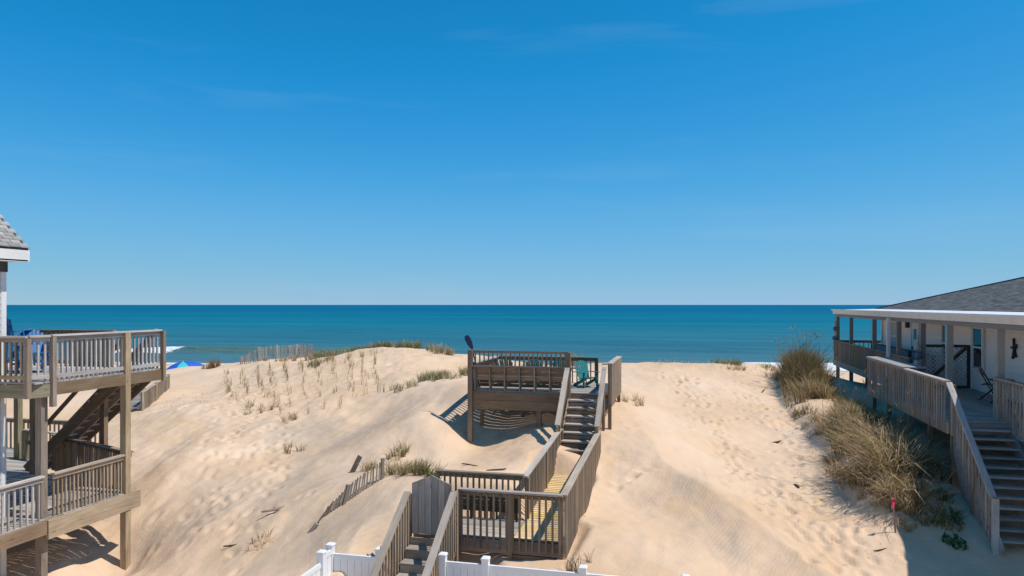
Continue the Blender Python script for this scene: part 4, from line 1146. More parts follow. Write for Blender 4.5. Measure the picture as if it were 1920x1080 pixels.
beam(pd, 'railing', (6.34, 22.86, PZ + 0.985), (6.34, 27.35, PZ + 0.985), 0.62, 0.035, 'wood_pale', label='wide flat bleached cap board')
railing(pd, (6.10, 19.42, PZ), (6.10, 22.84, PZ), 0.95, 0.30, 0.19, mat='wood_ramp', cap='wood_pale', side=1, bw=0.03)
railing(pd, (7.42, 16.5, PZ), (7.42, 20.3, PZ), 0.98, 0.22, 0.18, mat='wood_ramp', cap='wood_ramp', side=1, bw=0.034)
# stairs to the sand
nt_ = 12
sy0, sy1, sz1 = 19.40, 16.80, 2.52
for k in range(nt_):
    f = (k + 0.5) / nt_
    zt = PZ - (PZ - sz1) * (k + 1) / (nt_ + 0.6)
    yt = sy0 - (sy0 - sy1) * f
    beam(pd, 'tread', (6.28, yt, zt), (7.36, yt, zt), 0.25, 0.042, 'wood_stair')
for xs in (6.24, 7.39):
    beam(pd, 'stringer', (xs, sy0 + 0.02, PZ - 0.17), (xs, sy1 - 0.1, sz1 - 0.10), 0.05, 0.28, 'wood_stair')
railing(pd, (6.12, sy0, PZ), (6.12, sy1 + 0.02, sz1 + 0.10), 0.92, 0.26, 0.18, mat='wood_ramp', cap='wood_pale', side=1, bw=0.034, cap_w=0.13)
post(pd, 6.17, sy1 + 0.03, ground(6.17, sy1) - 0.2, sz1 + 0.98, 0.11, 'wood_pale')
post(pd, 6.20, 18.1, ground(6.2, 18.1) - 0.2, 4.3, 0.10, 'wood_brown')
prism(pd, 'stair_skirt', [(6.19, sy0 - 0.1, PZ - 0.45), (6.19, sy1 + 0.25, sz1 + 0.02), (6.19, sy1 + 0.25, sz1 - 0.25), (6.19, 18.3, sz1 - 0.25), (6.19, sy0 - 0.1, 3.9)], (0.02, 0, 0), 'wood_ramp')
beam(pd, 'railing', (7.43, 19.2, PZ + 0.42), (7.43, 16.6, sz1 + 0.45), 0.05, 0.12, 'wood_stair')
# lattice screen gate across the porch
def lattice(parent, o, eu, w, h, mat, pitch=0.085, sw=0.03, th=0.012):
    """diagonal lattice as one mesh of laths"""
    o, eu = Vector(o), Vector(eu)
    nn = eu.cross(Z).normalized()
    vs, fs = [], []
    for sgn, dep in ((1, 0.0), (-1, 0.013)):
        c = -h
        while c < w + h:
            # line: u = c + sgn*v, clipped to the panel
            v0, v1 = 0.0, h
            if sgn > 0: v0 = max(v0, -c); v1 = min(v1, w - c); f = lambda v: c + v
            else: v0 = max(v0, c - w); v1 = min(v1, c); f = lambda v: c - v
            if v1 - v0 > 0.03:
                a = o + eu * f(v0) + Z * v0; b = o + eu * f(v1) + Z * v1
                pr = (b - a).normalized().cross(nn) * (sw / 2)
                k = len(vs)
                for q in (a - pr, a + pr, b + pr, b - pr): vs.append(q + nn * dep)
                for q in (a - pr, a + pr, b + pr, b - pr): vs.append(q + nn * (dep + th))
                fs += [(k, k + 1, k + 2, k + 3), (k + 7, k + 6, k + 5, k + 4), (k, k + 4, k + 5, k + 1), (k + 1, k + 5, k + 6, k + 2), (k + 2, k + 6, k + 7, k + 3), (k + 3, k + 7, k + 4, k)]
            c += pitch * 1.414
    ob = solid(parent, 'lattice', vs, fs, mat)
    tag(ob, kind='stuff')
    return ob
lg = thing('lattice_gate', 'charcoal-framed white lattice gate with diagonal brace across the porch', 'gate', (8.3, 27.0, PZ))
GY_ = 26.95
lattice(lg, (7.68, GY_, PZ + 0.06), (1, 0, 0), 1.42, 1.36, 'lattice', 0.10, 0.036)
for x_ in (7.66, 9.08): beam(lg, 'frame', (x_, GY_ - 0.02, PZ + 0.02), (x_, GY_ - 0.02, PZ + 1.46), 0.10, 0.05, 'dark_trim', (0, 1, 0))
beam(lg, 'frame', (7.71, GY_ - 0.02, PZ + 1.42), (9.03, GY_ - 0.02, PZ + 1.42), 0.05, 0.09, 'dark_trim')
beam(lg, 'frame', (7.71, GY_ - 0.02, PZ + 0.06), (9.03, GY_ - 0.02, PZ + 0.06), 0.05, 0.09, 'dark_trim')
beam(lg, 'brace', (7.72, GY_ - 0.055, PZ + 0.12), (9.0, GY_ - 0.055, PZ + 1.36), 0.03, 0.11, 'dark_trim')
block(lg, 'jamb', (9.16, GY_ - 0.02, PZ + 0.72), (0.06, 0.09, 1.5), 'trim')
ls = thing('lattice_screen', 'grey lattice screen panels standing between porch posts near the white door', 'screen', (8.35, 32, PZ))
for y0, y1 in ((27.9, 30.6), (30.8, 33.6), (33.8, 36.6)):
    la = lattice(ls, (8.35, y0, PZ + 0.05), (0, 1, 0), y1 - y0, 0.95, 'lattice_grey', 0.075)
    beam(ls, 'frame', (8.34, y0, PZ + 1.02), (8.34, y1, PZ + 1.02), 0.05, 0.06, 'dark_trim')
    beam(ls, 'frame', (8.34, y0, PZ + 0.03), (8.34, y1, PZ + 0.03), 0.05, 0.05, 'dark_trim')
    for y_ in (y0, y1): beam(ls, 'frame', (8.33, y_, PZ + 0.0), (8.33, y_, PZ + 1.05), 0.08, 0.08, 'dark_trim', (0, 1, 0))

# strings of old net floats on two porch posts
def buoys(label, x, y, zt, n, s):
    t = thing('buoy_string', label, 'buoys', (x, y, zt - n * 0.25 * s))
    for k in range(n):
        z0 = zt - (k + 1) * 0.25 * s
        r = (0.085 + 0.035 * (k % 2)) * s
        prof = [(r * 0.35, 0), (r * 0.85, 0.03 * s), (r, 0.09 * s), (r, 0.14 * s), (r * 0.8, 0.2 * s), (r * 0.3, 0.235 * s)]
        lathe(t, 'buoy', prof, ('buoy_white', 'buoy_blue', 'buoy_white', 'buoy_blue', 'buoy_green', 'buoy_white')[k % 6],
              Matrix.Translation((x + random.uniform(-0.04, 0.04), y, z0)))
    beam(t, 'rope', (x, y, zt + 0.25), (x, y, zt - 0.02), 0.015, 0.015, 'wood_brown', (0, 1, 0))
    return t
buoys('string of weathered white and blue floats hung on the porch post by the lattice gate', 7.40, 26.35, PZ + 1.55, 5, 1.1)
buoys('thin string of small floats hung on the far corner porch post', 7.42, 40.30, PZ + 1.95, 6, 1.0)

# folding chair and small table on the porch
def folding_chair(x, y, z, rz):
    t = thing('folding_chair', 'black folding bistro chair on the porch by the window', 'chair', (x, y, z))
    T = Matrix.Translation((x, y, z)) @ Matrix.Rotation(rz, 4, 'Z')
    p = lambda a, b, c: T @ Vector((a, b, c))
    for s in (-1, 1):
        beam(t, 'leg', p(s * 0.19, -0.22, 0), p(s * 0.19, 0.24, 0.90), 0.03, 0.035, 'black', (0, 0, 1))
        beam(t, 'leg', p(s * 0.17, 0.24, 0), p(s * 0.17, -0.20, 0.46), 0.03, 0.035, 'black', (0, 0, 1))
    for k in range(5):
        yy = -0.20 + 0.085 * k
        beam(t, 'seat_slat', p(-0.21, yy, 0.46), p(0.21, yy, 0.46), 0.07, 0.022, 'black')
    for zz in (0.88, 0.76):
        beam(t, 'back_slat', p(-0.20, 0.11 + 0.5 * (zz - 0.65), zz), p(0.20, 0.11 + 0.5 * (zz - 0.65), zz), 0.02, 0.09, 'black')
    beam(t, 'stretcher', p(-0.19, 0.20, 0.07), p(0.19, 0.20, 0.07), 0.025, 0.03, 'black')
folding_chair(8.62, 23.9, PZ, R(62))
t = thing('bistro_table', 'small round black table beside the folding chair on the porch', 'table', (8.55, 22.9, PZ))
lathe(t, 'tabletop', [(0.02, 0.68), (0.30, 0.68), (0.31, 0.69), (0.31, 0.71), (0.29, 0.715)], 'black', Matrix.Translation((8.55, 22.9, PZ)), 20)
for s in (-1, 1):
    beam(t, 'leg', (8.55 + s * 0.2, 22.7, PZ), (8.55 - s * 0.18, 23.08, PZ + 0.69), 0.03, 0.03, 'black', (0, 0, 1))
    beam(t, 'leg', (8.55 + s * 0.2, 23.1, PZ), (8.55 - s * 0.18, 22.72, PZ + 0.69), 0.03, 0.03, 'black', (0, 0, 1))
t = thing('wall_ornament', 'dark metal ornament hanging on the porch wall right of the window', 'ornament', (9.1, 23.4, 6.2))
for k in range(5):
    a = R(72 * k + 10)
    beam(t, 'petal', (9.13, 23.6, 6.22 + 0.0), (9.13, 23.6 + 0.17 * math.cos(a), 6.22 + 0.32 * math.sin(a)), 0.03, 0.07, 'black', (1, 0, 0))
lathe(t, 'hub', [(0.02, 0), (0.07, 0.01), (0.07, 0.04), (0.02, 0.05)], 'black', Matrix.Translation((9.15, 23.6, 6.22)) @ Matrix.Rotation(R(-90), 4, 'Y'))

# ------------------------------------------------------------------ sand fences
def lath_fence(name, label, pts, h, n, mat, lean, post_every, low=0.15, jitter=0.02, lw=0.04):
    pts = [Vector((a, b, 0)) for a, b in pts]
    t = thing(name, label, 'fence', (pts[0].x, pts[0].y, ground(pts[0].x, pts[0].y)))
    segs = [(pts[i + 1] - pts[i]).length for i in range(len(pts) - 1)]
    tot = sum(segs)
    def at(f):
        s = f * tot
        for i, L in enumerate(segs):
            if s <= L or i == len(segs) - 1: return pts[i].lerp(pts[i + 1], min(1, s / L)), (pts[i + 1] - pts[i]).normalized()
            s -= L
    prev = None
    for k in range(n):
        f = (k + 0.5) / n
        p, d = at(f)
        g = ground(p.x, p.y)
        hh = h(f) if callable(h) else h
        hh *= random.uniform(0.97, 1.03)
        ln = lean(f) if callable(lean) else lean
        isp = k % post_every == 0
        a = Vector((p.x, p.y, g - low)); b = a + Vector((ln[0] + random.gauss(0, jitter), ln[1] + random.gauss(0, jitter), hh + low))
        beam(t, 'post' if isp else 'slat', a, b if not isp else b + Vector((0, 0, 0.04)), 0.07 if isp else lw, 0.07 if isp else 0.012, mat, Vector((-d.y, d.x, 0)))
        if prev:
            for ff in (0.45, 0.85):
                beam(t, 'wire', prev[0].lerp(prev[1], ff), a.lerp(b, ff), 0.008, 0.008, mat)
        prev = (a, b)
    return t
lath_fence('sand_fence', 'pale upright sand fence on the dune crest above the planted grass rows', [(-23.2, 33.8), (-22.0, 34.1), (-19.4, 34.8)],
           lambda f: 0.34 + 0.38 * min(1, f * 4), 36, 'slat', (0.0, 0.0), 9, 0.4, 0.02, 0.06)
lath_fence('sand_fence', 'old grey sand fence sagging down the sand left of the board gate', [(-8.2, 14.3), (-8.14, 14.83), (-7.85, 15.32), (-7.5, 15.95), (-7.2, 16.3)],
           lambda f: 0.16 + 0.29 * min(1, f * 1.8), 27, 'slat_dark', lambda f: (0.24 * (1 - f), 0.10 * (1 - f)), 13, 0.1, 0.010, 0.036)

# ------------------------------------------------------------------ vegetation
def blades(roots, heights, widths, lean, bend, cols, azim=None):
    """curved tapering blades; returns co, quads, tris, colours"""
    n = len(roots)
    r = rng
    az = r.uniform(0, 2 * np.pi, n) if azim is None else azim
    d = np.stack([np.cos(az), np.sin(az), np.zeros(n)], 1)
    wa = r.uniform(0, 2 * np.pi, n)
    w = np.stack([np.cos(wa), np.sin(wa), np.zeros(n)], 1) * widths[:, None] * 0.5
    up = np.array([0, 0, 1.0])
    H = heights[:, None]; Ln = lean[:, None]; B = bend[:, None]
    p0 = roots
    p1 = roots + up * H * 0.45 + d * H * Ln * 0.40
    p2 = roots + up * H * (0.80 - 0.15 * B) + d * H * (Ln * 0.8 + 0.25 * B)
    p3 = roots + up * H * (1.0 - 0.45 * B) + d * H * (Ln + 0.75 * B)
    co = np.stack([p0 - w, p0 + w, p1 - w * 0.85, p1 + w * 0.85, p2 - w * 0.55, p2 + w * 0.55, p3], 1).reshape(-1, 3)
    k = np.arange(n)[:, None] * 7
    quads = np.concatenate([k + np.array([[0, 1, 3, 2]]), k + np.array([[2, 3, 5, 4]])])
    tris = k + np.array([[4, 5, 6]])
    return co, quads, tris, np.repeat(cols, 7, 0)

PAL = {
    'dry': np.array([(0.58, 0.43, 0.24), (0.68, 0.54, 0.33), (0.42, 0.28, 0.14), (0.76, 0.64, 0.44)]),
    'green': np.array([(0.20, 0.23, 0.06), (0.26, 0.27, 0.09), (0.14, 0.17, 0.045), (0.40, 0.36, 0.17)]),
    'mixed': np.array([(0.25, 0.25, 0.09), (0.46, 0.36, 0.19), (0.19, 0.19, 0.07), (0.52, 0.43, 0.25), (0.30, 0.22, 0.11)]),
    'brush': np.array([(0.20, 0.14, 0.08), (0.27, 0.20, 0.11), (0.16, 0.15, 0.06), (0.36, 0.28, 0.16), (0.13, 0.09, 0.06), (0.20, 0.19, 0.07)]),
    'rust': np.array([(0.33, 0.19, 0.07), (0.25, 0.15, 0.06), (0.38, 0.26, 0.12)]),
    'straw': np.array([(0.52, 0.36, 0.19), (0.66, 0.50, 0.30), (0.36, 0.23, 0.12), (0.78, 0.64, 0.43), (0.24, 0.15, 0.085), (0.42, 0.33, 0.15)]),
    'leaf': np.array([(0.05, 0.14, 0.02), (0.08, 0.18, 0.03), (0.10, 0.15, 0.04)]),
}
def pick(pal, n):
    c = PAL[pal][rng.integers(0, len(PAL[pal]), n)]
    return c * rng.uniform(0.75, 1.2, (n, 1))

def grass_object(name, parts, label, cat, kind=None, group=None, loc=None):
    """parts: list of blades() tuples; world coordinates shifted to loc"""
    co, q, t, c = [], [], [], []
    off = 0
    for a, b, d, e in parts:
        co.append(a); q.append(b + off); t.append(d + off); c.append(e); off += len(a)
    co = np.concatenate(co)
    loc = np.array(loc if loc is not None else (0, 0, 0), float)
    me = big_mesh(name, co - loc, np.concatenate(q), 'plant', None, False, np.concatenate(t), np.concatenate(c))
    o = bpy.data.objects.new(name, me)
    link(o, None, Matrix.Translation(Vector(loc)))
    tag(o, label, cat, group, kind)
    return o

def patch(n, fx, hmean, wid, lean, bend, pal, hs_=0.3):
    """fx: n x 2 ground positions"""
    zz = terrain(fx[:, 0], fx[:, 1])
    roots = np.stack([fx[:, 0], fx[:, 1], zz - 0.03], 1)
    return blades(roots, hmean * rng.uniform(1 - hs_, 1 + hs_, n), wid * rng.uniform(0.7, 1.3, n), np.abs(rng.normal(0, lean, n)), rng.uniform(0, bend, n), pick(pal, n))

# brushy bank along the right house: core line, half width, height
BW = np.array([0.8, 0.95, 0.85, 0.9, 0.95, 1.05, 1.15, 0.8, 0.25])
BH = np.array([1.3, 1.35, 0.85, 0.65, 0.68, 0.8, 1.0, 1.05, 0.5])
def bank_points(n, t0, t1, wscale=1.0):
    t = rng.uniform(t0, t1, n)
    i = np.clip(t.astype(int), 0, len(BANK) - 2); f = (t - i)[:, None]
    p = BANK[i] * (1 - f) + BANK[i + 1] * f
    w = BW[i] * (1 - f[:, 0]) + BW[i + 1] * f[:, 0]; h = BH[i] * (1 - f[:, 0]) + BH[i + 1] * f[:, 0]
    d = BANK[i + 1] - BANK[i]; d /= np.linalg.norm(d, axis=1)[:, None]
    s = np.clip(rng.normal(0, 0.55, n), -1.15, 1.15) * wscale
    p = p + np.stack([-d[:, 1], d[:, 0]], 1) * (s * w)[:, None]
    # leave bare sand showing between clumps
    keep = fbm(p[:, 0] * 1.1, p[:, 1] * 0.9, 131, 3) > -0.06
    return p[keep], (h * (1 - 0.5 * np.abs(s) ** 2))[keep]
def tufts(centers, per, h, wid, pal_of, spread=0.06, lean=0.35, bend=0.8):
    """fountain-shaped tufts: blades fan out from each centre"""
    m = len(centers)
    k = rng.integers(max(3, per // 2), per + per // 2, m)
    idx = np.repeat(np.arange(m), k)
    n = len(idx)
    az = rng.uniform(0, 2 * np.pi, n)
    q = spread * np.sqrt(rng.random(n))
    xy = centers[idx] + np.stack([q * np.cos(az), q * np.sin(az)], 1)
    zz = terrain(xy[:, 0], xy[:, 1])
    hh = (h if np.ndim(h) == 0 else h[idx]) * rng.uniform(0.5, 1.15, n)
    cols = np.empty((n, 3))
    names = np.array(pal_of)[idx] if not isinstance(pal_of, str) else np.full(n, pal_of)
    for nm in np.unique(names):
        w_ = names == nm
        tone = rng.uniform(0.72, 1.18, m)[idx][w_]
        cols[w_] = pick(nm, int(w_.sum())) * tone[:, None]
    return blades(np.stack([xy[:, 0], xy[:, 1], zz - 0.03], 1), hh, wid * rng.uniform(0.6, 1.4, n), np.abs(rng.normal(0, lean, n)), rng.uniform(0.05, bend, n), cols, az + rng.normal(0, 0.5, n))
def bank_tufts(n, t0, t1, hm, per, wid, pals, probs, lean=0.4, bend=0.9, ws=1.0):
    p, h = bank_points(n, t0, t1, ws)
    f = fbm(p[:, 0] * 0.9, p[:, 1] * 0.7, 151, 2)
    order = np.clip((f + 0.45) / 0.9 + rng.normal(0, 0.18, len(p)), 0, 0.999)
    edges = np.cumsum(probs) / np.sum(probs)
    pal = [pals[int(np.searchsorted(edges, o))] for o in order]
    return tufts(p, per, h * hm, wid, pal, 0.09, lean, bend)
grass_object('dune_brush', [bank_tufts(700, 0, 4.4, 1.0, 16, 0.018, ['brush', 'rust', 'mixed', 'straw'], [4, 2, 2, 2], 0.4, 0.8),
                            bank_tufts(160, 0, 1.8, 1.15, 14, 0.016, ['brush', 'rust'], [3, 2], 0.3, 0.4, 0.8)],
             'dark brown and olive brush on the sand bank towards the sea, left of the porch', 'brush', 'stuff')
grass_object('dune_grass', [bank_tufts(760, 3.6, 7.7, 0.95, 20, 0.018, ['straw', 'mixed', 'brush', 'straw', 'dry'], [3, 1, 1.5, 3, 1.5], 0.55, 1.2),
                            bank_tufts(150, 5.2, 7.5, 1.2, 18, 0.018, ['straw', 'dry'], [2, 1], 0.7, 1.3, 0.9),
                            bank_tufts(90, 7.0, 8.0, 0.6, 14, 0.016, ['green', 'mixed'], [1, 1], 0.5, 0.8)],
             'dense straw-coloured beach grass spilling down beside the porch stairs', 'grass', 'stuff')
# tall bare stalks
def stalks(n, t0, t1, h0, h1):
    p, _ = bank_points(n, t0, t1, 0.9)
    zz = terrain(p[:, 0], p[:, 1]); m = len(p)
    az = rng.uniform(0, 2 * np.pi, m); hh = rng.uniform(h0, h1, m); ln = np.abs(rng.normal(0, 0.16, m)); bd = rng.uniform(0, 0.25, m)
    root = np.stack([p[:, 0], p[:, 1], zz], 1)
    st = blades(root, hh, np.full(m, 0.012), ln, bd, pick('brush', m) * 0.8, az)
    d = np.stack([np.cos(az), np.sin(az), np.zeros(m)], 1)
    tip = root + np.array([0, 0, 1.0]) * (hh * (0.93 - 0.42 * bd))[:, None] + d * (hh * (ln * 0.95 + 0.66 * bd))[:, None]
    k = 5
    tp = np.repeat(tip, k, 0) + rng.normal(0, 0.012, (m * k, 3))
    sd_ = blades(tp, rng.uniform(0.08, 0.18, m * k), np.full(m * k, 0.016), np.abs(rng.normal(0, 0.6, m * k)), rng.uniform(0.4, 1.2, m * k), pick('rust', m * k), np.repeat(az, k) + rng.normal(0, 0.7, m * k))
    return [st, sd_]
grass_object('sea_oat_stalks', stalks(80, 0, 1.4, 1.5, 2.3) + stalks(40, 3.0, 7.0, 1.3, 2.0), 'tall thin bare sea oat stalks standing above the brush', 'stalks', 'stuff')
# green leafy weeds on the bank
def leafy(name, label, x, y, r, n, pal='leaf', h=0.28):
    a = rng.uniform(0, 2 * np.pi, n); q = r * np.sqrt(rng.random(n))
    grass_object(name, [patch(n, np.stack([x + q * np.cos(a), y + q * np.sin(a)], 1), h, 0.05, 0.5, 0.9, pal)], label, 'weed', loc=(x, y, ground(x, y)))
leafy('leafy_weed', 'small bright green weed at the foot of the brush bank', 4.35, 23.2, 0.22, 110)
leafy('leafy_weed', 'dark green weed patch in the shade by the porch stairs foot', 5.5, 17.0, 0.26, 70, 'leaf', 0.13)
leafy('leafy_weed', 'green vine tangle in the shade between straw grass and stairs', 5.55, 17.75, 0.36, 130, 'mixed', 0.22)

# crest grass on the left dune: beach grass along the skyline
def line_points(pts, n, spread):
    pts = np.array(pts, float)
    t = rng.random(n) * (len(pts) - 1); i = np.clip(t.astype(int), 0, len(pts) - 2); f = (t - i)[:, None]
    return pts[i] * (1 - f) + pts[i + 1] * f + rng.normal(0, spread, (n, 2))
grass_object('crest_grass', [tufts(line_points([(-18.8, 34.3), (-16.8, 34.4), (-15.4, 34.2), (-14.9, 34.1)], 150, 0.30), 16, 0.46, 0.015, list(rng.choice(['mixed', 'dry', 'green'], 150, p=[0.45, 0.2, 0.35])), 0.06, 0.3, 0.6)],
             'strip of green and straw beach grass along the dune skyline right of the pale sand fence', 'grass', 'stuff')
def clump(label, x, y, r, n, h, pal, name='grass_clump', group=None, lean=0.3, bend=0.6, w=0.013):
    a = rng.uniform(0, 2 * np.pi, n); q = r * np.sqrt(rng.random(n))
    f = np.stack([x + q * np.cos(a), y + q * np.sin(a)], 1)
    m = max(4, n // 14)
    alt = {'green': 'mixed', 'mixed': 'dry', 'dry': 'mixed', 'rust': 'dry', 'brush': 'dry'}[pal]
    return grass_object(name, [tufts(f[:m], 14, h * 1.1, w, list(rng.choice([pal, alt], m, p=[0.7, 0.3])), 0.05, lean, 0.8)], label, 'grass', None, group, (x, y, ground(x, y)))
for lab, x, y, r, n, h, pal in (
    ('green grass clump on the skyline, left of the two crowning the dune top', -13.6, 33.9, 0.6, 520, 0.5, 'green'),
    ('straw-green grass clump on the right shoulder of the dune top', -11.7, 33.2, 0.75, 600, 0.5, 'mixed'),
    ('rusty grass clump at the left end of the crest, beside the beach umbrella gap', -24.6, 33.4, 0.5, 360, 0.5, 'rust'),
    ('grass clump at the foot of the crest sand fence', -20.3, 33.9, 0.7, 300, 0.28, 'dry'),
    ('dry grass clump at the left half of the crest sand fence', -21.8, 33.6, 0.35, 120, 0.28, 'dry'),
    ('grass clump just right of the crest sand fence', -18.9, 34.0, 0.5, 320, 0.42, 'mixed'),
    ('green grass clump below the skyline strip, right of the planted rows', -17.0, 31.0, 0.55, 260, 0.4, 'green'),
    ('long green grass clump on the slope left of the dune deck', -9.7, 26.6, 0.65, 520, 0.42, 'green'),
    ('green grass clump behind the dune deck corner post', -8.5, 28.6, 0.75, 520, 0.45, 'green'),
    ('straggly grass clump lowest on the slope left of the dune deck', -10.2, 25.0, 0.55, 240, 0.34, 'mixed'),
    ('dry straw clump between the green clumps left of the dune deck', -8.8, 26.0, 0.75, 300, 0.32, 'dry'),
    ('feathery pale grass clump behind the middle of the deck rail', -5.2, 32.6, 0.55, 460, 0.62, 'mixed'),
    ('pale grass clump behind the left part of the deck rail', -6.9, 32.4, 0.6, 400, 0.42, 'dry'),
    ('dry tuft low on the left slope under the planted rows', -15.4, 23.6, 0.7, 200, 0.36, 'dry'),
    ('thin tuft below the left planted rows', -13.2, 22.2, 0.45, 120, 0.32, 'dry'),
    ('sparse dark tuft alone on the bare left slope', -11.7, 19.6, 0.35, 70, 0.28, 'mixed'),
    ('dry tuft above the old grey sand fence, left of the dune deck shadow', -7.9, 18.9, 0.35, 200, 0.34, 'mixed'),
    ('straw clump at the upper end of the old grey sand fence', -7.05, 16.75, 0.42, 330, 0.36, 'dry'),
    ('green-tipped clump at the top of the mound left of the gate', -6.5, 16.5, 0.34, 300, 0.40, 'mixed'),
    ('small green clump on the mound, nearest the gate', -5.95, 16.45, 0.28, 190, 0.36, 'green'),
    ('dry tuft beside the leaning plank on the left slope', -8.35, 18.0, 0.4, 150, 0.32, 'dry'),
    ('low green clump on the skyline of the right sand path', 1.7, 35.2, 0.8, 420, 0.34, 'green'),
    ('short green clump on the skyline just left of the brush bank', 3.9, 35.6, 0.6, 260, 0.30, 'green'),
    ('pale clump at the sea end of the brush bank, on its path side', 3.9, 33.0, 0.6, 240, 0.32, 'dry'),
    ('brown runner clump on the right path edge under the skyline grass', 2.1, 33.4, 0.4, 190, 0.25, 'dry'),
    ('small green tuft at the right side of the dune deck', -1.75, 24.3, 0.35, 120, 0.35, 'mixed'),
    ('wiry dark tuft at the foot of the landing corner, by the white fence', -1.95, 13.55, 0.30, 80, 0.36, 'brush'),
    ('dry straw tuft beside the pink-topped stake', 4.75, 17.6, 0.22, 120, 0.24, 'dry'),
    ('thin dry sprout patch at the lower left, below the old sand fence', -9.3, 14.4, 0.35, 110, 0.25, 'rust')):
    clump(lab, x, y, r, n, h, pal)
# straw litter across the planted area
grass_object('straw_litter', [patch(900, np.stack([rng.uniform(-22.5, -12.5, 900), rng.uniform(24, 33, 900)], 1), 0.16, 0.010, 0.7, 0.6, 'dry'),
                              patch(260, np.stack([rng.uniform(-1.5, 4.2, 260), rng.uniform(32.5, 35.5, 260)], 1), 0.22, 0.010, 0.4, 0.6, 'dry'),
                              patch(220, np.stack([rng.normal(3.7, 0.5, 220), rng.uniform(16, 27, 220)], 1), 0.10, 0.012, 1.2, 0.6, 'brush')],
             'scattered thin straw on the sand', 'straw', 'stuff')
# sprigs planted in rows
sprig_meshes = []
for v in range(5):
    n = 5
    roots = np.stack([rng.normal(0, 0.035, n), rng.normal(0, 0.035, n), np.full(n, -0.04)], 1)
    co, q, t_, c = blades(roots, rng.uniform(0.26, 0.52, n), rng.uniform(0.011, 0.018, n), np.abs(rng.normal(0, 0.12, n)), rng.uniform(0, 0.3, n), pick('rust' if v < 4 else 'mixed', n) * 1.25)
    sprig_meshes.append(big_mesh('sprig', co, q, 'plant', None, False, t_, c))
cnt = 0
ROWS = [((-22.41, 31.58), (-17.41, 24.88)), ((-21.63, 31.77), (-16.8, 25.03)), ((-20.93, 31.94), (-16.25, 25.16)), ((-20.36, 32.08), (-15.8, 25.27)), ((-19.64, 32.26), (-15.23, 25.41)),
        ((-18.83, 32.46), (-14.6, 25.56)), ((-18.1, 32.6), (-14.0, 25.7)), ((-17.36, 32.82), (-13.44, 25.85)), ((-16.58, 33.01), (-12.83, 26.0)), ((-15.93, 33.16), (-12.32, 26.12)), ((-15.29, 33.3), (-11.81, 26.25))]
for i, (a_, b_) in enumerate(ROWS):
    n_ = 27
    lo, hi = (0.0, 1.0) if i < 3 else ((0.05, 1.35) if i < 8 else (0.25, 1.2))
    for j in range(n_):
        f = lo + (hi - lo) * (j / (n_ - 1)) ** 1.25
        if random.random() < (0.12 if f < 0.75 else 0.38): continue
        x_ = a_[0] + (b_[0] - a_[0]) * f + random.gauss(0, 0.06); y_ = a_[1] + (b_[1] - a_[1]) * f + random.gauss(0, 0.09)
        o = bpy.data.objects.new('grass_sprig', sprig_meshes[random.randrange(5)])
        link(o, None, Matrix.Translation((x_, y_, ground(x_, y_))) @ Matrix.Rotation(random.uniform(0, 6.28), 4, 'Z') @ Matrix.Scale(random.uniform(0.7, 1.05), 4))
        tag(o, 'thin brown beach grass sprig planted in a row on the left dune face', 'grass sprig', 'beach grass sprigs planted in rows')

# ------------------------------------------------------------------ small things on the sand
t = thing('survey_stake', 'thin wooden stake with a pink ribbon tied at its top, by the grass bank', 'stake', (4.43, 17.35, ground(4.43, 17.35)))
g0 = ground(4.43, 17.35)
beam(t, 'stick', (4.43, 17.35, g0 - 0.15), (4.36, 17.30, g0 + 0.74), 0.035, 0.022, 'stake', (0, 1, 0))
rb = beam(t, 'ribbon', (4.372, 17.298, g0 + 0.66), (4.36, 17.292, g0 + 0.75), 0.06, 0.05, 'pink', (0, 1, 0))
beam(rb, 'tail', (4.37, 17.27, g0 + 0.68), (4.33, 17.22, g0 + 0.56), 0.05, 0.008, 'pink', (0, 1, 0))

def drift(label, x, y, L, rz, r=0.03, mat='drift', tilt=0.03, name='driftwood'):
    g = ground(x, y)
    pts = []
    n = 6
    vs, fs = [], []
    for i in range(n):
        f = i / (n - 1)
        rad = r * (0.55 + 0.6 * math.sin(math.pi * min(1, f * 0.9 + 0.1)))
        cx = (f - 0.5) * L; cy = 0.05 * L * math.sin(f * 5 + x); cz = r * 0.5 + (f - 0.5) * tilt
        for k in range(6):
            a = k * math.pi / 3
            vs.append((cx, cy + rad * math.cos(a), cz + rad * math.sin(a)))
    for i in range(n - 1):
        for k in range(6): fs.append((i * 6 + k, i * 6 + (k + 1) % 6, (i + 1) * 6 + (k + 1) % 6, (i + 1) * 6 + k))
    fs += [tuple(range(6))[::-1], tuple(range((n - 1) * 6, n * 6))]
    o = bpy.data.objects.new(name, mesh_from(vs, fs, M[mat], True))
    link(o, None, Matrix.Translation((x, y, g)) @ Matrix.Rotation(rz, 4, 'Z'))
    tag(o, label, 'driftwood')
drift('dark driftwood stick lying on the path left of the green weed', 2.75, 24.1, 0.36, R(35), 0.035)
drift('short dark wood chunk on the path near the grass bank shade', 2.75, 20.0, 0.18, R(120), 0.042)
drift('dark stick poking from the bank near the skyline', 2.9, 30.6, 0.45, R(50), 0.03, tilt=0.2)
drift('brown root lying on the sand below the dune deck shadow', -4.6, 17.2, 0.5, R(25), 0.025)
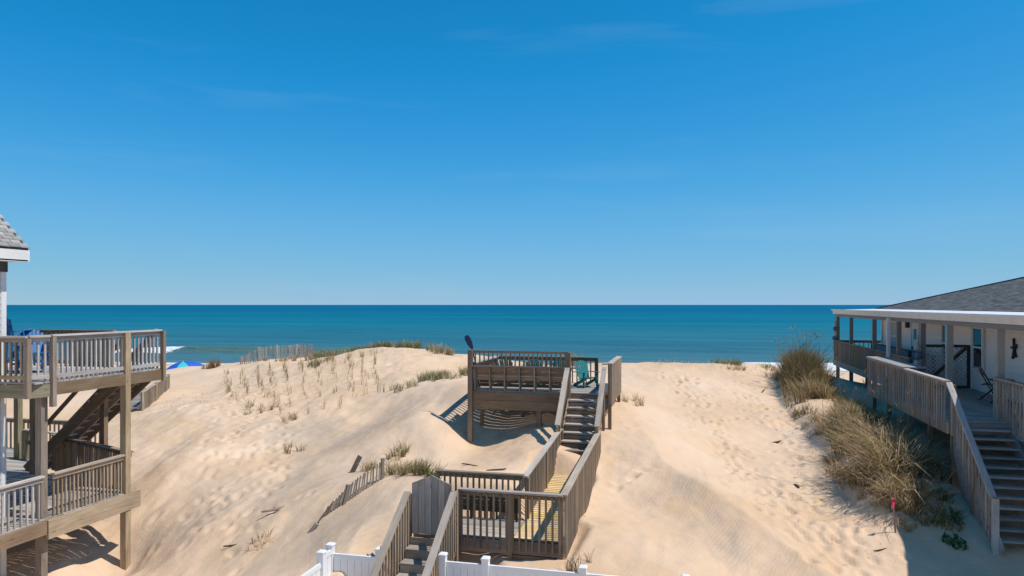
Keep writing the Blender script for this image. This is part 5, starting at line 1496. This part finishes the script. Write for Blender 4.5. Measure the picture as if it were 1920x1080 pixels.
drift('small brown twig on the sand above the landing rail', -4.95, 16.6, 0.28, R(-20), 0.022)
drift('thin dark twig bundle on the sand under the dune deck shadow edge', -5.6, 18.2, 0.6, R(-25), 0.018)
drift('reddish root snaking down the lower left slope', -9.6, 15.6, 0.9, R(55), 0.03, 'stake')
drift('thin dark stick at the lower left, near the red root', -10.0, 14.4, 0.5, R(30), 0.02)
drift('bare stick lying near the pink-topped stake', 4.0, 16.6, 0.45, R(20), 0.014)
t = thing('leaning_plank', 'short dark plank sticking up at a tilt from the left slope', 'plank', (-8.75, 17.9, ground(-8.75, 17.9)))
g0 = ground(-8.75, 17.9)
beam(t, 'board', (-8.85, 17.85, g0 - 0.1), (-8.62, 17.95, g0 + 0.42), 0.14, 0.03, 'slat_dark', (0.3, 1, 0))
# beach umbrella tipped on the beach
ux, uy = -42.2, 53.6
uz = ground(ux, uy)
t = thing('beach_umbrella', 'blue and aqua beach umbrella low on the sand beyond the left dune gap', 'umbrella', (ux, uy, uz))
Tu = Matrix.Translation((ux, uy, uz + 0.35)) @ Matrix.Rotation(R(-3), 4, 'Y') @ Matrix.Rotation(R(8), 4, 'X')
ns_ = 8
for k in range(ns_):
    a0, a1 = 2 * math.pi * k / ns_ + 0.2, 2 * math.pi * (k + 1) / ns_ + 0.2
    vs, fs = [], []
    m_ = 6
    for i in range(m_):
        f = i / (m_ - 1)
        rad, zz = 1.75 * f, 0.72 * (1 - f * f * (0.7 + 0.3 * f)) 
        for j in range(4):
            a = a0 + (a1 - a0) * j / 3
            vs.append(Tu @ Vector((rad * math.cos(a), rad * math.sin(a), zz - 0.04 * math.sin(math.pi * j / 3) * f)))
    for i in range(m_ - 1):
        for j in range(3): fs.append((i * 4 + j, i * 4 + j + 1, (i + 1) * 4 + j + 1, (i + 1) * 4 + j))
    solid(t, 'panel', vs, fs, 'umb_aqua' if k == 6 else 'umb_blue', True)
beam(t, 'pole', Tu @ Vector((0, 0, -0.6)), Tu @ Vector((0, 0, 0.78)), 0.04, 0.04, 'vinyl', (0, 1, 0))
